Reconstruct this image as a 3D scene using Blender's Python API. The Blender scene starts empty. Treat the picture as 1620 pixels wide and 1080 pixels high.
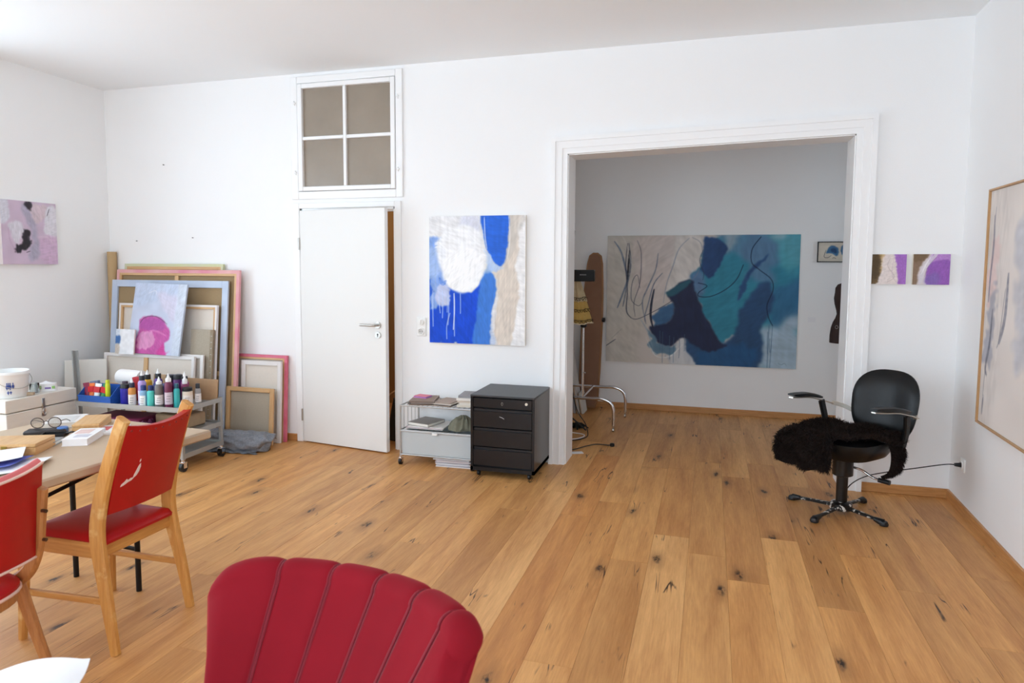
import bpy, math, random
import numpy as np
from mathutils import Vector, Matrix, Euler
R = math.radians
scene = bpy.context.scene
COL = scene.collection

# ------------------------------------------------------------------ camera
cam = bpy.data.cameras.new('camera')
cam.sensor_width = 36.0
cam.lens = 36.0 * 1094.91 / 1620.0
cam.shift_x = 16.37 / 1620.0
cam.shift_y = -31.62 / 1620.0
cam.clip_start = 0.05
camo = bpy.data.objects.new('camera', cam)
COL.objects.link(camo)
_yaw, _pit, _rol = 0.29265, 0.0822, 0.0041
_f = Vector((-math.sin(_yaw) * math.cos(_pit), math.cos(_yaw) * math.cos(_pit), -math.sin(_pit)))
_r0 = Vector((math.cos(_yaw), math.sin(_yaw), 0)); _u0 = _r0.cross(_f)
_r = _r0 * math.cos(_rol) + _u0 * math.sin(_rol)
_u = _u0 * math.cos(_rol) - _r0 * math.sin(_rol)
_m = Matrix((_r, _u, -_f)).transposed().to_4x4()
_m.translation = Vector((0, 0, 1.534))
camo.matrix_world = _m
scene.camera = camo
cam.dof.use_dof = True
cam.dof.focus_distance = 4.6
cam.dof.aperture_fstop = 5.6

# ------------------------------------------------------------------ daylight
world = bpy.data.worlds.new('overcast_sky'); scene.world = world
world.use_nodes = True
bgn = world.node_tree.nodes['Background']
bgn.inputs['Color'].default_value = (0.80, 0.97, 1.12, 1)
SKY = 6.1
bgn.inputs['Strength'].default_value = SKY
vs = scene.view_settings
vs.view_transform = 'Standard'; vs.look = 'None'; vs.gamma = 1.0; vs.use_curve_mapping = False
vs.exposure = 0.0
scene.cycles.use_denoising = True
scene.cycles.use_adaptive_sampling = True
scene.cycles.adaptive_threshold = 0.03
scene.cycles.max_bounces = 10
scene.cycles.diffuse_bounces = 7
scene.cycles.glossy_bounces = 4
scene.cycles.sample_clamp_indirect = 6.0

def portal(name, loc, rot, sx, sz):
    l = bpy.data.lights.new(name, 'AREA'); l.shape = 'RECTANGLE'; l.size = sx; l.size_y = sz
    l.cycles.is_portal = True
    o = bpy.data.objects.new(name, l); COL.objects.link(o); o.location = loc; o.rotation_euler = rot
    return o

REAR = -1.5
XL, D, LA = -5.37, 5.157, 0.0536                       # left wall line: x = XL + LA * (D - y)
WINS = [(-2.7, 1.3), (-0.45, 1.5)]                      # windows behind the viewer: centre x, width
WZ = (0.30, 2.95)
LWINS = [(-0.3, 1.1), (1.45, 1.2), (3.1, 1.1)]                      # windows in the left wall, nearer than the picture shows: centre y, width
for wx, ww in WINS: portal('daylight_portal', (wx, REAR - 0.2, sum(WZ) / 2), (R(90), 0, 0), ww, WZ[1] - WZ[0])
for wy, ww in LWINS: portal('daylight_portal', (XL + LA * (D - wy) - 0.2, wy, sum(WZ) / 2), (R(90), 0, R(-90)), ww, WZ[1] - WZ[0])
R2_ADDED_WIN = (6.02, 6.5, 1.15, 2.25)                       # second room: small unseen window added in its right wall for fill light (y0, y1, z0, z1)
portal('daylight_portal', (3.15, (R2_ADDED_WIN[0] + R2_ADDED_WIN[1]) / 2, (R2_ADDED_WIN[2] + R2_ADDED_WIN[3]) / 2), (R(90), 0, R(90)), R2_ADDED_WIN[1] - R2_ADDED_WIN[0], R2_ADDED_WIN[3] - R2_ADDED_WIN[2])

# ------------------------------------------------------------------ helpers: colour, materials
def lin(c):
    c = c / 255.0
    return c / 12.92 if c <= 0.04045 else ((c + 0.055) / 1.055) ** 2.4
def rgb(r, g, b): return (lin(r), lin(g), lin(b), 1.0)

MATS = {}
def mat(name, col, rough=0.5, metal=0.0, spec=0.5, var=0.06, scale=12.0, bump=0.0, bscale=80.0, sheen=0.0, coat=0.0, trans=0.0, alpha=1.0, ior=1.45, stretch=None, sub=0.0):
    """procedural material: base colour modulated by noise, optional fine relief"""
    if name in MATS: return MATS[name]
    m = bpy.data.materials.new(name); m.use_nodes = True
    nt = m.node_tree; n = nt.nodes; l = nt.links
    b = n['Principled BSDF']
    b.inputs['Roughness'].default_value = rough
    b.inputs['Metallic'].default_value = metal
    b.inputs['Specular IOR Level'].default_value = spec
    b.inputs['IOR'].default_value = ior
    b.inputs['Sheen Weight'].default_value = sheen
    b.inputs['Sheen Roughness'].default_value = 0.35
    b.inputs['Coat Weight'].default_value = coat
    b.inputs['Transmission Weight'].default_value = trans
    b.inputs['Alpha'].default_value = alpha
    tc = n.new('ShaderNodeTexCoord'); mp = n.new('ShaderNodeMapping')
    l.new(tc.outputs['Object'], mp.inputs['Vector'])
    if stretch: mp.inputs['Scale'].default_value = stretch
    nz = n.new('ShaderNodeTexNoise'); nz.inputs['Scale'].default_value = scale; nz.inputs['Detail'].default_value = 5
    l.new(mp.outputs['Vector'], nz.inputs['Vector'])
    mx = n.new('ShaderNodeMix'); mx.data_type = 'RGBA'
    c = col[:3]
    mx.inputs[6].default_value = tuple(max(0, x * (1 - var)) for x in c) + (1,)
    mx.inputs[7].default_value = tuple(min(1, x * (1 + var)) for x in c) + (1,)
    l.new(nz.outputs['Fac'], mx.inputs[0])
    l.new(mx.outputs[2], b.inputs['Base Color'])
    if bump > 0:
        nb = n.new('ShaderNodeTexNoise'); nb.inputs['Scale'].default_value = bscale; nb.inputs['Detail'].default_value = 3
        l.new(mp.outputs['Vector'], nb.inputs['Vector'])
        bp = n.new('ShaderNodeBump'); bp.inputs['Strength'].default_value = bump; bp.inputs['Distance'].default_value = 0.004
        l.new(nb.outputs['Fac'], bp.inputs['Height']); l.new(bp.outputs['Normal'], b.inputs['Normal'])
    MATS[name] = m
    return m

def wood(name, light, dark, rough=0.45, axis='Z', scale=6.0, wear=None):
    """grained timber: noise stretched along the grain axis"""
    if name in MATS: return MATS[name]
    m = bpy.data.materials.new(name); m.use_nodes = True
    nt = m.node_tree; n = nt.nodes; l = nt.links
    b = n['Principled BSDF']; b.inputs['Roughness'].default_value = rough
    tc = n.new('ShaderNodeTexCoord'); mp = n.new('ShaderNodeMapping')
    l.new(tc.outputs['Object'], mp.inputs['Vector'])
    mp.inputs['Scale'].default_value = {'X': (1, 14, 14), 'Y': (14, 1, 14), 'Z': (14, 14, 1)}[axis]
    nz = n.new('ShaderNodeTexNoise'); nz.inputs['Scale'].default_value = scale; nz.inputs['Detail'].default_value = 6; nz.inputs['Roughness'].default_value = 0.65
    l.new(mp.outputs['Vector'], nz.inputs['Vector'])
    cr = n.new('ShaderNodeValToRGB')
    cr.color_ramp.elements[0].position = 0.3; cr.color_ramp.elements[0].color = dark
    cr.color_ramp.elements[1].position = 0.7; cr.color_ramp.elements[1].color = light
    l.new(nz.outputs['Fac'], cr.inputs['Fac'])
    out = cr.outputs['Color']
    if wear:
        n2 = n.new('ShaderNodeTexNoise'); n2.inputs['Scale'].default_value = 14; n2.inputs['Detail'].default_value = 4
        l.new(tc.outputs['Object'], n2.inputs['Vector'])
        r2 = n.new('ShaderNodeValToRGB'); r2.color_ramp.elements[0].position = 0.6; r2.color_ramp.elements[1].position = 0.72
        l.new(n2.outputs['Fac'], r2.inputs['Fac'])
        mx = n.new('ShaderNodeMix'); mx.data_type = 'RGBA'; mx.inputs[7].default_value = wear
        l.new(r2.outputs['Color'], mx.inputs[0]); l.new(out, mx.inputs[6]); out = mx.outputs[2]
    l.new(out, b.inputs['Base Color'])
    bp = n.new('ShaderNodeBump'); bp.inputs['Strength'].default_value = 0.15; bp.inputs['Distance'].default_value = 0.002
    l.new(nz.outputs['Fac'], bp.inputs['Height']); l.new(bp.outputs['Normal'], b.inputs['Normal'])
    MATS[name] = m
    return m

# ------------------------------------------------------------------ helpers: meshes
class MB:
    """collects shapes and links them as one mesh object"""
    def __init__(s): s.v = []; s.f = []
    def add(s, vs, fs):
        o = len(s.v); s.v.extend([tuple(p) for p in vs]); s.f.extend([tuple(i + o for i in f) for f in fs]); return s
    def box(s, x0, x1, y0, y1, z0, z1, bev=0.0, M=None):
        if bev <= 0:
            vs = [(x, y, z) for z in (z0, z1) for y in (y0, y1) for x in (x0, x1)]
            fs = [(0, 2, 3, 1), (4, 5, 7, 6), (0, 1, 5, 4), (2, 6, 7, 3), (0, 4, 6, 2), (1, 3, 7, 5)]
        else:
            b = min(bev, (x1 - x0) * .49, (y1 - y0) * .49, (z1 - z0) * .49)
            vs = []; ids = {}
            X = (x0, x1); Y = (y0, y1); Z = (z0, z1)
            for i in (0, 1):
                for j in (0, 1):
                    for k in (0, 1):
                        sx, sy, sz = (1 if i == 0 else -1), (1 if j == 0 else -1), (1 if k == 0 else -1)
                        ids[(i, j, k, 'x')] = len(vs); vs.append((X[i], Y[j] + sy * b, Z[k] + sz * b))
                        ids[(i, j, k, 'y')] = len(vs); vs.append((X[i] + sx * b, Y[j], Z[k] + sz * b))
                        ids[(i, j, k, 'z')] = len(vs); vs.append((X[i] + sx * b, Y[j] + sy * b, Z[k]))
            fs = []
            I = ids
            for i in (0, 1):
                q = [I[(i, 0, 0, 'x')], I[(i, 1, 0, 'x')], I[(i, 1, 1, 'x')], I[(i, 0, 1, 'x')]]; fs.append(q if i else q[::-1])
            for j in (0, 1):
                q = [I[(0, j, 0, 'y')], I[(0, j, 1, 'y')], I[(1, j, 1, 'y')], I[(1, j, 0, 'y')]]; fs.append(q if j else q[::-1])
            for k in (0, 1):
                q = [I[(0, 0, k, 'z')], I[(1, 0, k, 'z')], I[(1, 1, k, 'z')], I[(0, 1, k, 'z')]]; fs.append(q if k else q[::-1])
            for j in (0, 1):
                for k in (0, 1):
                    q = [I[(0, j, k, 'y')], I[(1, j, k, 'y')], I[(1, j, k, 'z')], I[(0, j, k, 'z')]]; fs.append(q if (j ^ k) else q[::-1])
            for i in (0, 1):
                for k in (0, 1):
                    q = [I[(i, 0, k, 'x')], I[(i, 1, k, 'x')], I[(i, 1, k, 'z')], I[(i, 0, k, 'z')]]; fs.append(q[::-1] if (i ^ k) else q)
            for i in (0, 1):
                for j in (0, 1):
                    q = [I[(i, j, 0, 'x')], I[(i, j, 1, 'x')], I[(i, j, 1, 'y')], I[(i, j, 0, 'y')]]; fs.append(q if (i ^ j) else q[::-1])
            for i in (0, 1):
                for j in (0, 1):
                    for k in (0, 1):
                        q = [I[(i, j, k, 'x')], I[(i, j, k, 'y')], I[(i, j, k, 'z')]]; fs.append(q if (i + j + k) % 2 else q[::-1])
        if M is not None: vs = [tuple(M @ Vector(p)) for p in vs]
        return s.add(vs, fs)
    def ring(s, P, T, N, r, seg, sq=None):
        B = T.cross(N)
        out = []
        for i in range(seg):
            a = 2 * math.pi * i / seg
            out.append(P + N * (math.cos(a) * r) + B * (math.sin(a) * r))
        return out
    def tube(s, pts, r, seg=10, caps=True, closed=False):
        pts = [Vector(p) for p in pts]; n = len(pts)
        rs = r if isinstance(r, (list, tuple)) else [r] * n
        N = None; rings = []
        for i in range(n):
            if closed: T = (pts[(i + 1) % n] - pts[i - 1]).normalized()
            else: T = (pts[min(i + 1, n - 1)] - pts[max(i - 1, 0)]).normalized()
            if N is None:
                a = Vector((0, 0, 1)) if abs(T.z) < 0.9 else Vector((1, 0, 0))
                N = (a - T * a.dot(T)).normalized()
            else:
                N = (N - T * N.dot(T)).normalized()
            rings.append(s.ring(pts[i], T, N, rs[i], seg))
        vs = [p for rg in rings for p in rg]; fs = []
        for i in range(n if closed else n - 1):
            a = i * seg; b = ((i + 1) % n) * seg
            for j in range(seg):
                k = (j + 1) % seg
                fs.append((a + j, a + k, b + k, b + j))
        if caps and not closed:
            fs.append(tuple(range(seg - 1, -1, -1))); fs.append(tuple((n - 1) * seg + j for j in range(seg)))
        return s.add(vs, fs)
    def bar(s, pts, w, d, wdir, bev=0.0):
        """rectangular bar along a path: w across wdir, d across the other way; w and d may be lists"""
        pts = [Vector(p) for p in pts]; n = len(pts); W = Vector(wdir).normalized()
        ws = w if isinstance(w, (list, tuple)) else [w] * n
        ds = d if isinstance(d, (list, tuple)) else [d] * n
        vs = []; fs = []
        prof = []
        c = 0.22 if bev else 0.0
        for i in range(n):
            T = (pts[min(i + 1, n - 1)] - pts[max(i - 1, 0)]).normalized()
            A = (W - T * W.dot(T)).normalized(); Bv = T.cross(A)
            hw, hd = ws[i] / 2, ds[i] / 2
            if bev:
                e = min(bev, hw * .6, hd * .6)
                q = [(hw - e, hd), (hw, hd - e), (hw, -hd + e), (hw - e, -hd), (-hw + e, -hd), (-hw, -hd + e), (-hw, hd - e), (-hw + e, hd)]
            else: q = [(hw, hd), (hw, -hd), (-hw, -hd), (-hw, hd)]
            for a, b in q: vs.append(pts[i] + A * a + Bv * b)
            k = len(q)
        for i in range(n - 1):
            for j in range(k):
                fs.append((i * k + j, (i + 1) * k + j, (i + 1) * k + (j + 1) % k, i * k + (j + 1) % k))
        fs.append(tuple(range(k))); fs.append(tuple((n - 1) * k + j for j in range(k - 1, -1, -1)))
        return s.add(vs, fs)
    def lathe(s, prof, c=(0, 0, 0), seg=20, M=None, sx=1.0, sy=1.0):
        """prof: (radius, z) from bottom to top"""
        vs = []; fs = []; n = len(prof)
        for r, z in prof:
            for j in range(seg):
                a = 2 * math.pi * j / seg
                vs.append(Vector((c[0] + r * sx * math.cos(a), c[1] + r * sy * math.sin(a), c[2] + z)))
        for i in range(n - 1):
            for j in range(seg):
                k = (j + 1) % seg
                fs.append((i * seg + j, i * seg + k, (i + 1) * seg + k, (i + 1) * seg + j))
        fs.append(tuple(range(seg - 1, -1, -1))); fs.append(tuple((n - 1) * seg + j for j in range(seg)))
        if M is not None: vs = [M @ p for p in vs]
        return s.add(vs, fs)
    def prism(s, poly, a, b, axis='Z', M=None):
        """2-D polygon extruded from a to b along axis; poly in the other two axes' order"""
        n = len(poly)
        def mk(p, h):
            if axis == 'Z': return Vector((p[0], p[1], h))
            if axis == 'Y': return Vector((p[0], h, p[1]))
            return Vector((h, p[0], p[1]))
        vs = [mk(p, a) for p in poly] + [mk(p, b) for p in poly]
        fs = [tuple(range(n - 1, -1, -1)), tuple(range(n, 2 * n))]
        for i in range(n):
            k = (i + 1) % n; fs.append((i, k, n + k, n + i))
        if M is not None: vs = [M @ p for p in vs]
        return s.add(vs, fs)
    def grid(s, fn, nu, nv, closed_u=False):
        vs = [fn(i / (nu - (0 if closed_u else 1)), j / (nv - 1)) for j in range(nv) for i in range(nu)]
        fs = []
        for j in range(nv - 1):
            for i in range(nu if closed_u else nu - 1):
                k = (i + 1) % nu
                fs.append((j * nu + i, j * nu + k, (j + 1) * nu + k, (j + 1) * nu + i))
        return s.add(vs, fs)
    def build(s, name, material, parent=None, smooth=40, mats=None):
        import bmesh
        me = bpy.data.meshes.new(name)
        me.from_pydata([tuple(p) for p in s.v], [], s.f)
        bm = bmesh.new(); bm.from_mesh(me)
        bmesh.ops.recalc_face_normals(bm, faces=bm.faces)
        bm.to_mesh(me); bm.free()
        if smooth:
            me.polygons.foreach_set('use_smooth', [True] * len(me.polygons))
            me.set_sharp_from_angle(angle=R(smooth))
        me.materials.append(material)
        o = bpy.data.objects.new(name, me); COL.objects.link(o)
        if parent is not None: o.parent = parent
        return o

def tag(o, label, cat, group=None, kind=None):
    if label: o['label'] = label
    if cat: o['category'] = cat
    if group: o['group'] = group
    if kind: o['kind'] = kind
    return o
def thing(name, label, cat, loc=(0, 0, 0), rz=0.0, group=None, rot=None):
    o = bpy.data.objects.new(name, None); COL.objects.link(o)
    o.empty_display_size = 0.05
    o.location = loc
    o.rotation_euler = rot if rot is not None else (0, 0, rz)
    return tag(o, label, cat, group)
def struct(o): o['kind'] = 'structure'; return o

def catmull(pts, n=8, closed=False):
    pts = [Vector(p) for p in pts]; out = []; m = len(pts)
    for i in range(m if closed else m - 1):
        if closed: p0, p1, p2, p3 = pts[i - 1], pts[i], pts[(i + 1) % m], pts[(i + 2) % m]
        else: p0, p1, p2, p3 = pts[max(i - 1, 0)], pts[i], pts[i + 1], pts[min(i + 2, m - 1)]
        for k in range(n):
            t = k / n
            out.append(0.5 * ((2 * p1) + (p2 - p0) * t + (2 * p0 - 5 * p1 + 4 * p2 - p3) * t * t + (3 * p1 - p0 - 3 * p2 + p3) * t ** 3))
    if not closed: out.append(pts[-1])
    return out
def bx(*a, **k): return MB().box(*a, **k)
# ------------------------------------------------------------------ room dimensions (metres, viewer at x=0 y=0)
H = 3.104; XR = 1.55; D2 = 7.41; WT = 0.26
RA = 0.036
def lx(y): return XL + LA * (D - y)        # left wall runs slightly inwards towards the viewer
def rx(y): return XR - RA * (D - y)
X2L, X2R = -1.66, 3.0                       # second room
OPL, OPR, OPZL, OPZR = -1.046, 0.903, 2.358, 2.409     # wide opening

wallm = mat('white_wall_paint', rgb(245, 245, 245), rough=0.85, spec=0.2, var=0.012, scale=3, bump=0.12, bscale=160)
ceilm = mat('white_ceiling_paint', rgb(245, 248, 250), rough=0.9, spec=0.1, var=0.01, scale=2, bump=0.05, bscale=90)
trimm = mat('white_gloss_trim', rgb(246, 246, 246), rough=0.4, spec=0.4, var=0.01)
doorm = mat('white_door_lacquer', rgb(236, 235, 232), rough=0.45, spec=0.4, var=0.012, scale=5)
brownm = mat('brown_hall_paint', rgb(150, 112, 66), rough=0.8, var=0.08, scale=4)
oakbase = wood('oak_skirting', rgb(206, 150, 92), rgb(176, 120, 66), rough=0.45, axis='X')
oakbaseY = wood('oak_skirting_side', rgb(206, 150, 92), rgb(176, 120, 66), rough=0.45, axis='Y')
steel = mat('brushed_steel', rgb(190, 186, 180), rough=0.32, metal=1.0, var=0.05)
chrome = mat('chrome', rgb(225, 225, 228), rough=0.1, metal=1.0, var=0.02)
blackm = mat('black_plastic', rgb(26, 26, 28), rough=0.4, var=0.1)
whitep = mat('white_plastic', rgb(242, 242, 240), rough=0.35, var=0.01)
paperm = mat('white_paper', rgb(240, 240, 242), rough=0.8, spec=0.1, var=0.02)

# back wall with the door, the transom light and the wide opening cut out
DOL, DOR, DOZ = -3.335, -2.455, 1.995
TL, TR_, TB, TT = -3.335, -2.44, 2.135, 3.02
m = MB()
m.box(XL - 0.3, DOL, D, D + WT, 0, H)
m.box(DOR, OPL, D, D + WT, 0, TB); m.box(TR_, OPL, D, D + WT, TB, H)
m.box(DOL, DOR, D, D + WT, DOZ, TB); m.box(DOL, TR_, D, D + WT, TT, H)
m.prism([(OPL, OPZL), (OPR, OPZR), (OPR, H), (OPL, H)], D, D + WT, 'Y')
m.box(OPR, X2R + 0.15, D, D + WT, 0, H)
wall_back = struct(m.build('wall_back', wallm, smooth=0))
# left wall, right wall (both a little out of square)
m = MB(); y0 = REAR - 0.3
ys = [y0]
for wy, ww in LWINS: ys += [wy - ww / 2, wy + ww / 2]
ys.append(D)
def lseg(a, b, z0, z1): m.prism([(lx(a), a), (lx(b), b), (lx(b) - .25, b), (lx(a) - .25, a)], z0, z1, 'Z')
for i in range(len(ys) - 1):
    if i % 2 == 0: lseg(ys[i], ys[i + 1], 0, H)
    else: lseg(ys[i], ys[i + 1], 0, WZ[0]); lseg(ys[i], ys[i + 1], WZ[1], H)
struct(m.build('wall_left', wallm, smooth=0))
for i, (wy, ww) in enumerate(LWINS):
    m = MB(); a, b = wy - ww / 2, wy + ww / 2; z0, z1 = WZ; xw = lx(wy) - .12
    for q in ((a, a + .06, z0, z1), (b - .06, b, z0, z1), (a, b, z0, z0 + .06), (a, b, z1 - .06, z1), (wy - .035, wy + .035, z0, z1), (a, b, 2.1, 2.16)): m.box(xw - .025, xw + .025, q[0], q[1], q[2], q[3])
    struct(m.build('window_%d' % (i + 4), trimm, smooth=0))
m = MB(); m.prism([(rx(y0), y0), (rx(y0) + 0.25, y0), (XR + 0.25, D), (XR, D)], 0, H, 'Z'); struct(m.build('wall_right', wallm, smooth=0))
# rear wall behind the viewer with three tall windows
m = MB(); xs = [-6.0]
for wx, ww in WINS: xs += [wx - ww / 2, wx + ww / 2]
xs.append(2.0)
for i in range(0, len(xs) - 1):
    if i % 2 == 0: m.box(xs[i], xs[i + 1], REAR - 0.25, REAR, 0, H)
    else: m.box(xs[i], xs[i + 1], REAR - 0.25, REAR, 0, WZ[0]); m.box(xs[i], xs[i + 1], REAR - 0.25, REAR, WZ[1], H)
struct(m.build('wall_rear', wallm, smooth=0))
for i, (wx, ww) in enumerate(WINS):
    m = MB(); a, b = wx - ww / 2, wx + ww / 2; z0, z1 = WZ
    for q in ((a, a + .06, z0, z1), (b - .06, b, z0, z1), (a, b, z0, z0 + .06), (a, b, z1 - .06, z1), (wx - .035, wx + .035, z0, z1), (a, b, 2.1, 2.16)):
        m.box(q[0], q[1], REAR - .14, REAR - .09, q[2], q[3])
    struct(m.build('window_%d' % (i + 2), trimm, smooth=0))
# ceiling
struct(bx(-6.0, X2R + .2, REAR - .3, D2 + .2, H, H + .2).build('ceiling', ceilm, smooth=0))
# second room
m = MB(); m.box(X2L - .2, X2R + .2, D2, D2 + .2, 0, H); struct(m.build('wall_second_room_back', wallm, smooth=0))
struct(bx(X2L - .2, X2L, D + WT, D2, 0, H).build('wall_second_room_left', wallm, smooth=0))
m = MB(); a, b, c, d = R2_ADDED_WIN
m.box(X2R, X2R + .2, D + WT, a, 0, H); m.box(X2R, X2R + .2, b, D2, 0, H); m.box(X2R, X2R + .2, a, b, 0, c); m.box(X2R, X2R + .2, a, b, d, H)
struct(m.build('wall_second_room_right', wallm, smooth=0))
m = MB()
for q in ((a, a + .05, c, d), (b - .05, b, c, d), (a, b, c, c + .05), (a, b, d - .05, d)): m.box(X2R + .06, X2R + .11, q[0], q[1], q[2], q[3])
struct(m.build('window_8', trimm, smooth=0))  # frame of the window added out of view to brighten this room
# hallway behind the door
m = MB()
m.box(-3.9, -2.05, 6.9, 7.0, 0, H); m.box(-4.0, -3.9, D + WT, 7.0, 0, H); m.box(-2.1, -2.04, D + WT, 6.9, 0, H)
struct(m.build('wall_hallway', brownm, smooth=0))

t = thing('added_hall_lamp', 'added warm pendant lamp, unseen in the hallway behind the ajar door', 'lamp', (-2.75, 6.1, 2.2))  # unseen lamp added to brighten the hallway strip in the door gap
lm_ = bpy.data.materials.new('added_bulb_glow'); lm_.use_nodes = True
lb = lm_.node_tree.nodes['Principled BSDF']; lb.inputs['Emission Color'].default_value = (1, .82, .6, 1); lb.inputs['Emission Strength'].default_value = 4
m = MB(); m.lathe([(.02, -.05), (.05, -.03), (.06, .0), (.05, .03), (.02, .05)], seg=20); m.build('added_bulb', lm_, t, smooth=60)
m = MB(); m.tube([(0, 0, .05), (0, 0, H - 2.2)], .004, 8); m.build('cord', blackm, t)
pl = bpy.data.lights.new('added_hall_light', 'POINT'); pl.energy = 18; pl.color = (1, .9, .76); pl.shadow_soft_size = .07  # fill light of the added hallway lamp
plo = bpy.data.objects.new('added_hall_light', pl); COL.objects.link(plo); plo.location = (-2.75, 6.1, 2.08)

# ---------------------------------------------------------------- plank floor
def plank_material():
    mm = bpy.data.materials.new('oiled_oak_planks'); mm.use_nodes = True
    nt = mm.node_tree; n = nt.nodes; l = nt.links; b = n['Principled BSDF']
    geo = n.new('ShaderNodeNewGeometry'); oi = n.new('ShaderNodeObjectInfo')
    off = n.new('ShaderNodeVectorMath'); off.operation = 'SCALE'; off.inputs[0].default_value = (13.7, 31.1, 7.7)
    l.new(oi.outputs['Random'], off.inputs['Scale'])
    add = n.new('ShaderNodeVectorMath'); add.operation = 'ADD'
    l.new(geo.outputs['Position'], add.inputs[0]); l.new(off.outputs[0], add.inputs[1])
    def noise(scale, sc, detail=6, rough=0.6, dist=0.0):
        mp = n.new('ShaderNodeMapping'); mp.inputs['Scale'].default_value = scale
        l.new(add.outputs[0], mp.inputs['Vector'])
        z = n.new('ShaderNodeTexNoise'); z.inputs['Scale'].default_value = sc; z.inputs['Detail'].default_value = detail
        z.inputs['Roughness'].default_value = rough; z.inputs['Distortion'].default_value = dist
        l.new(mp.outputs['Vector'], z.inputs['Vector']); return z
    def ramp(src, p0, c0, p1, c1):
        r = n.new('ShaderNodeValToRGB'); e = r.color_ramp.elements
        e[0].position = p0; e[0].color = c0; e[1].position = p1; e[1].color = c1
        l.new(src, r.inputs['Fac']); return r
    def mix(fac, a, bb, mode='MIX'):
        x = n.new('ShaderNodeMix'); x.data_type = 'RGBA'; x.blend_type = mode
        if isinstance(fac, float): x.inputs[0].default_value = fac
        else: l.new(fac, x.inputs[0])
        for s_, v in ((6, a), (7, bb)):
            if isinstance(v, tuple): x.inputs[s_].default_value = v
            else: l.new(v, x.inputs[s_])
        return x.outputs[2]
    fine = noise((14, 0.8, 1), 9, 7, 0.7)
    wide = noise((5, 0.45, 1), 2.2, 4, 0.55, 0.6)
    c1 = ramp(fine.outputs['Fac'], 0.25, rgb(172, 116, 62), 0.75, rgb(232, 176, 110)).outputs['Color']
    c2 = ramp(wide.outputs['Fac'], 0.3, rgb(174, 114, 60), 0.7, rgb(234, 178, 112)).outputs['Color']
    base = mix(0.55, c1, c2)
    # plank tint from the object's own colour
    base = mix(1.0, base, oi.outputs['Color'], 'MULTIPLY')
    # cracks: thin dark lines along the grain, only in patches
    ck = noise((7.5, .42, 1), 2.4, 2.5, 0.5, 0.35)
    m1 = n.new('ShaderNodeMath'); m1.operation = 'SUBTRACT'; m1.inputs[1].default_value = 0.5; l.new(ck.outputs['Fac'], m1.inputs[0])
    m2 = n.new('ShaderNodeMath'); m2.operation = 'ABSOLUTE'; l.new(m1.outputs[0], m2.inputs[0])
    line = ramp(m2.outputs[0], 0.003, (1, 1, 1, 1), 0.014, (0, 0, 0, 1))
    patch = ramp(noise((2.6, 1.5, 1), 1.9, 3, 0.5).outputs['Fac'], 0.595, (0, 0, 0, 1), 0.645, (1, 1, 1, 1))
    mul = n.new('ShaderNodeMath'); mul.operation = 'MULTIPLY'
    l.new(line.outputs['Color'], mul.inputs[0]); l.new(patch.outputs['Color'], mul.inputs[1])
    base = mix(mul.outputs[0], base, rgb(50, 31, 18))
    # knots: sparse small dark spots with a brown halo
    mp = n.new('ShaderNodeMapping'); mp.inputs['Scale'].default_value = (3.2, 1.25, 1)
    l.new(add.outputs[0], mp.inputs['Vector'])
    wn = n.new('ShaderNodeTexNoise'); wn.inputs['Scale'].default_value = 7; l.new(mp.outputs['Vector'], wn.inputs['Vector'])
    wa = n.new('ShaderNodeMix'); wa.data_type = 'RGBA'; wa.inputs[0].default_value = 0.12
    l.new(mp.outputs['Vector'], wa.inputs[6]); l.new(wn.outputs['Color'], wa.inputs[7])
    vo = n.new('ShaderNodeTexVoronoi'); vo.inputs['Scale'].default_value = 1.0; vo.inputs['Randomness'].default_value = 1.0
    vo.voronoi_dimensions = '2D'
    l.new(wa.outputs[2], vo.inputs['Vector'])
    sep = n.new('ShaderNodeSeparateColor'); l.new(vo.outputs['Color'], sep.inputs[0])
    on = ramp(sep.outputs[0], 0.45, (0, 0, 0, 1), 0.49, (1, 1, 1, 1))
    halo = ramp(vo.outputs['Distance'], 0.03, (1, 1, 1, 1), 0.17, (0, 0, 0, 1))
    core = ramp(vo.outputs['Distance'], 0.022, (1, 1, 1, 1), 0.065, (0, 0, 0, 1))
    hm = n.new('ShaderNodeMath'); hm.operation = 'MULTIPLY'; l.new(on.outputs['Color'], hm.inputs[0]); l.new(halo.outputs['Color'], hm.inputs[1])
    hm2 = n.new('ShaderNodeMath'); hm2.operation = 'MULTIPLY'; hm2.inputs[1].default_value = 0.45; l.new(hm.outputs[0], hm2.inputs[0])
    cm = n.new('ShaderNodeMath'); cm.operation = 'MULTIPLY'; l.new(on.outputs['Color'], cm.inputs[0]); l.new(core.outputs['Color'], cm.inputs[1])
    cn = ramp(noise((20, 8, 1), 3, 3).outputs['Fac'], 0.38, (0, 0, 0, 1), 0.55, (1, 1, 1, 1))
    cm2 = n.new('ShaderNodeMath'); cm2.operation = 'MULTIPLY'; l.new(cm.outputs[0], cm2.inputs[0]); l.new(cn.outputs['Color'], cm2.inputs[1])
    base = mix(hm2.outputs[0], base, rgb(112, 72, 38))
    base = mix(cm2.outputs[0], base, rgb(38, 24, 15))
    l.new(base, b.inputs['Base Color'])
    rr = ramp(fine.outputs['Fac'], 0.2, (0.50, 0.50, 0.50, 1), 0.8, (0.38, 0.38, 0.38, 1)); l.new(rr.outputs['Color'], b.inputs['Roughness'])
    b.inputs['Specular IOR Level'].default_value = 0.42
    bp = n.new('ShaderNodeBump'); bp.inputs['Strength'].default_value = 0.12; bp.inputs['Distance'].default_value = 0.002
    l.new(fine.outputs['Fac'], bp.inputs['Height']); l.new(bp.outputs['Normal'], b.inputs['Normal'])
    return mm
plankm = plank_material()
subm = mat('dark_subfloor', rgb(70, 48, 28), rough=0.9)
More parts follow.
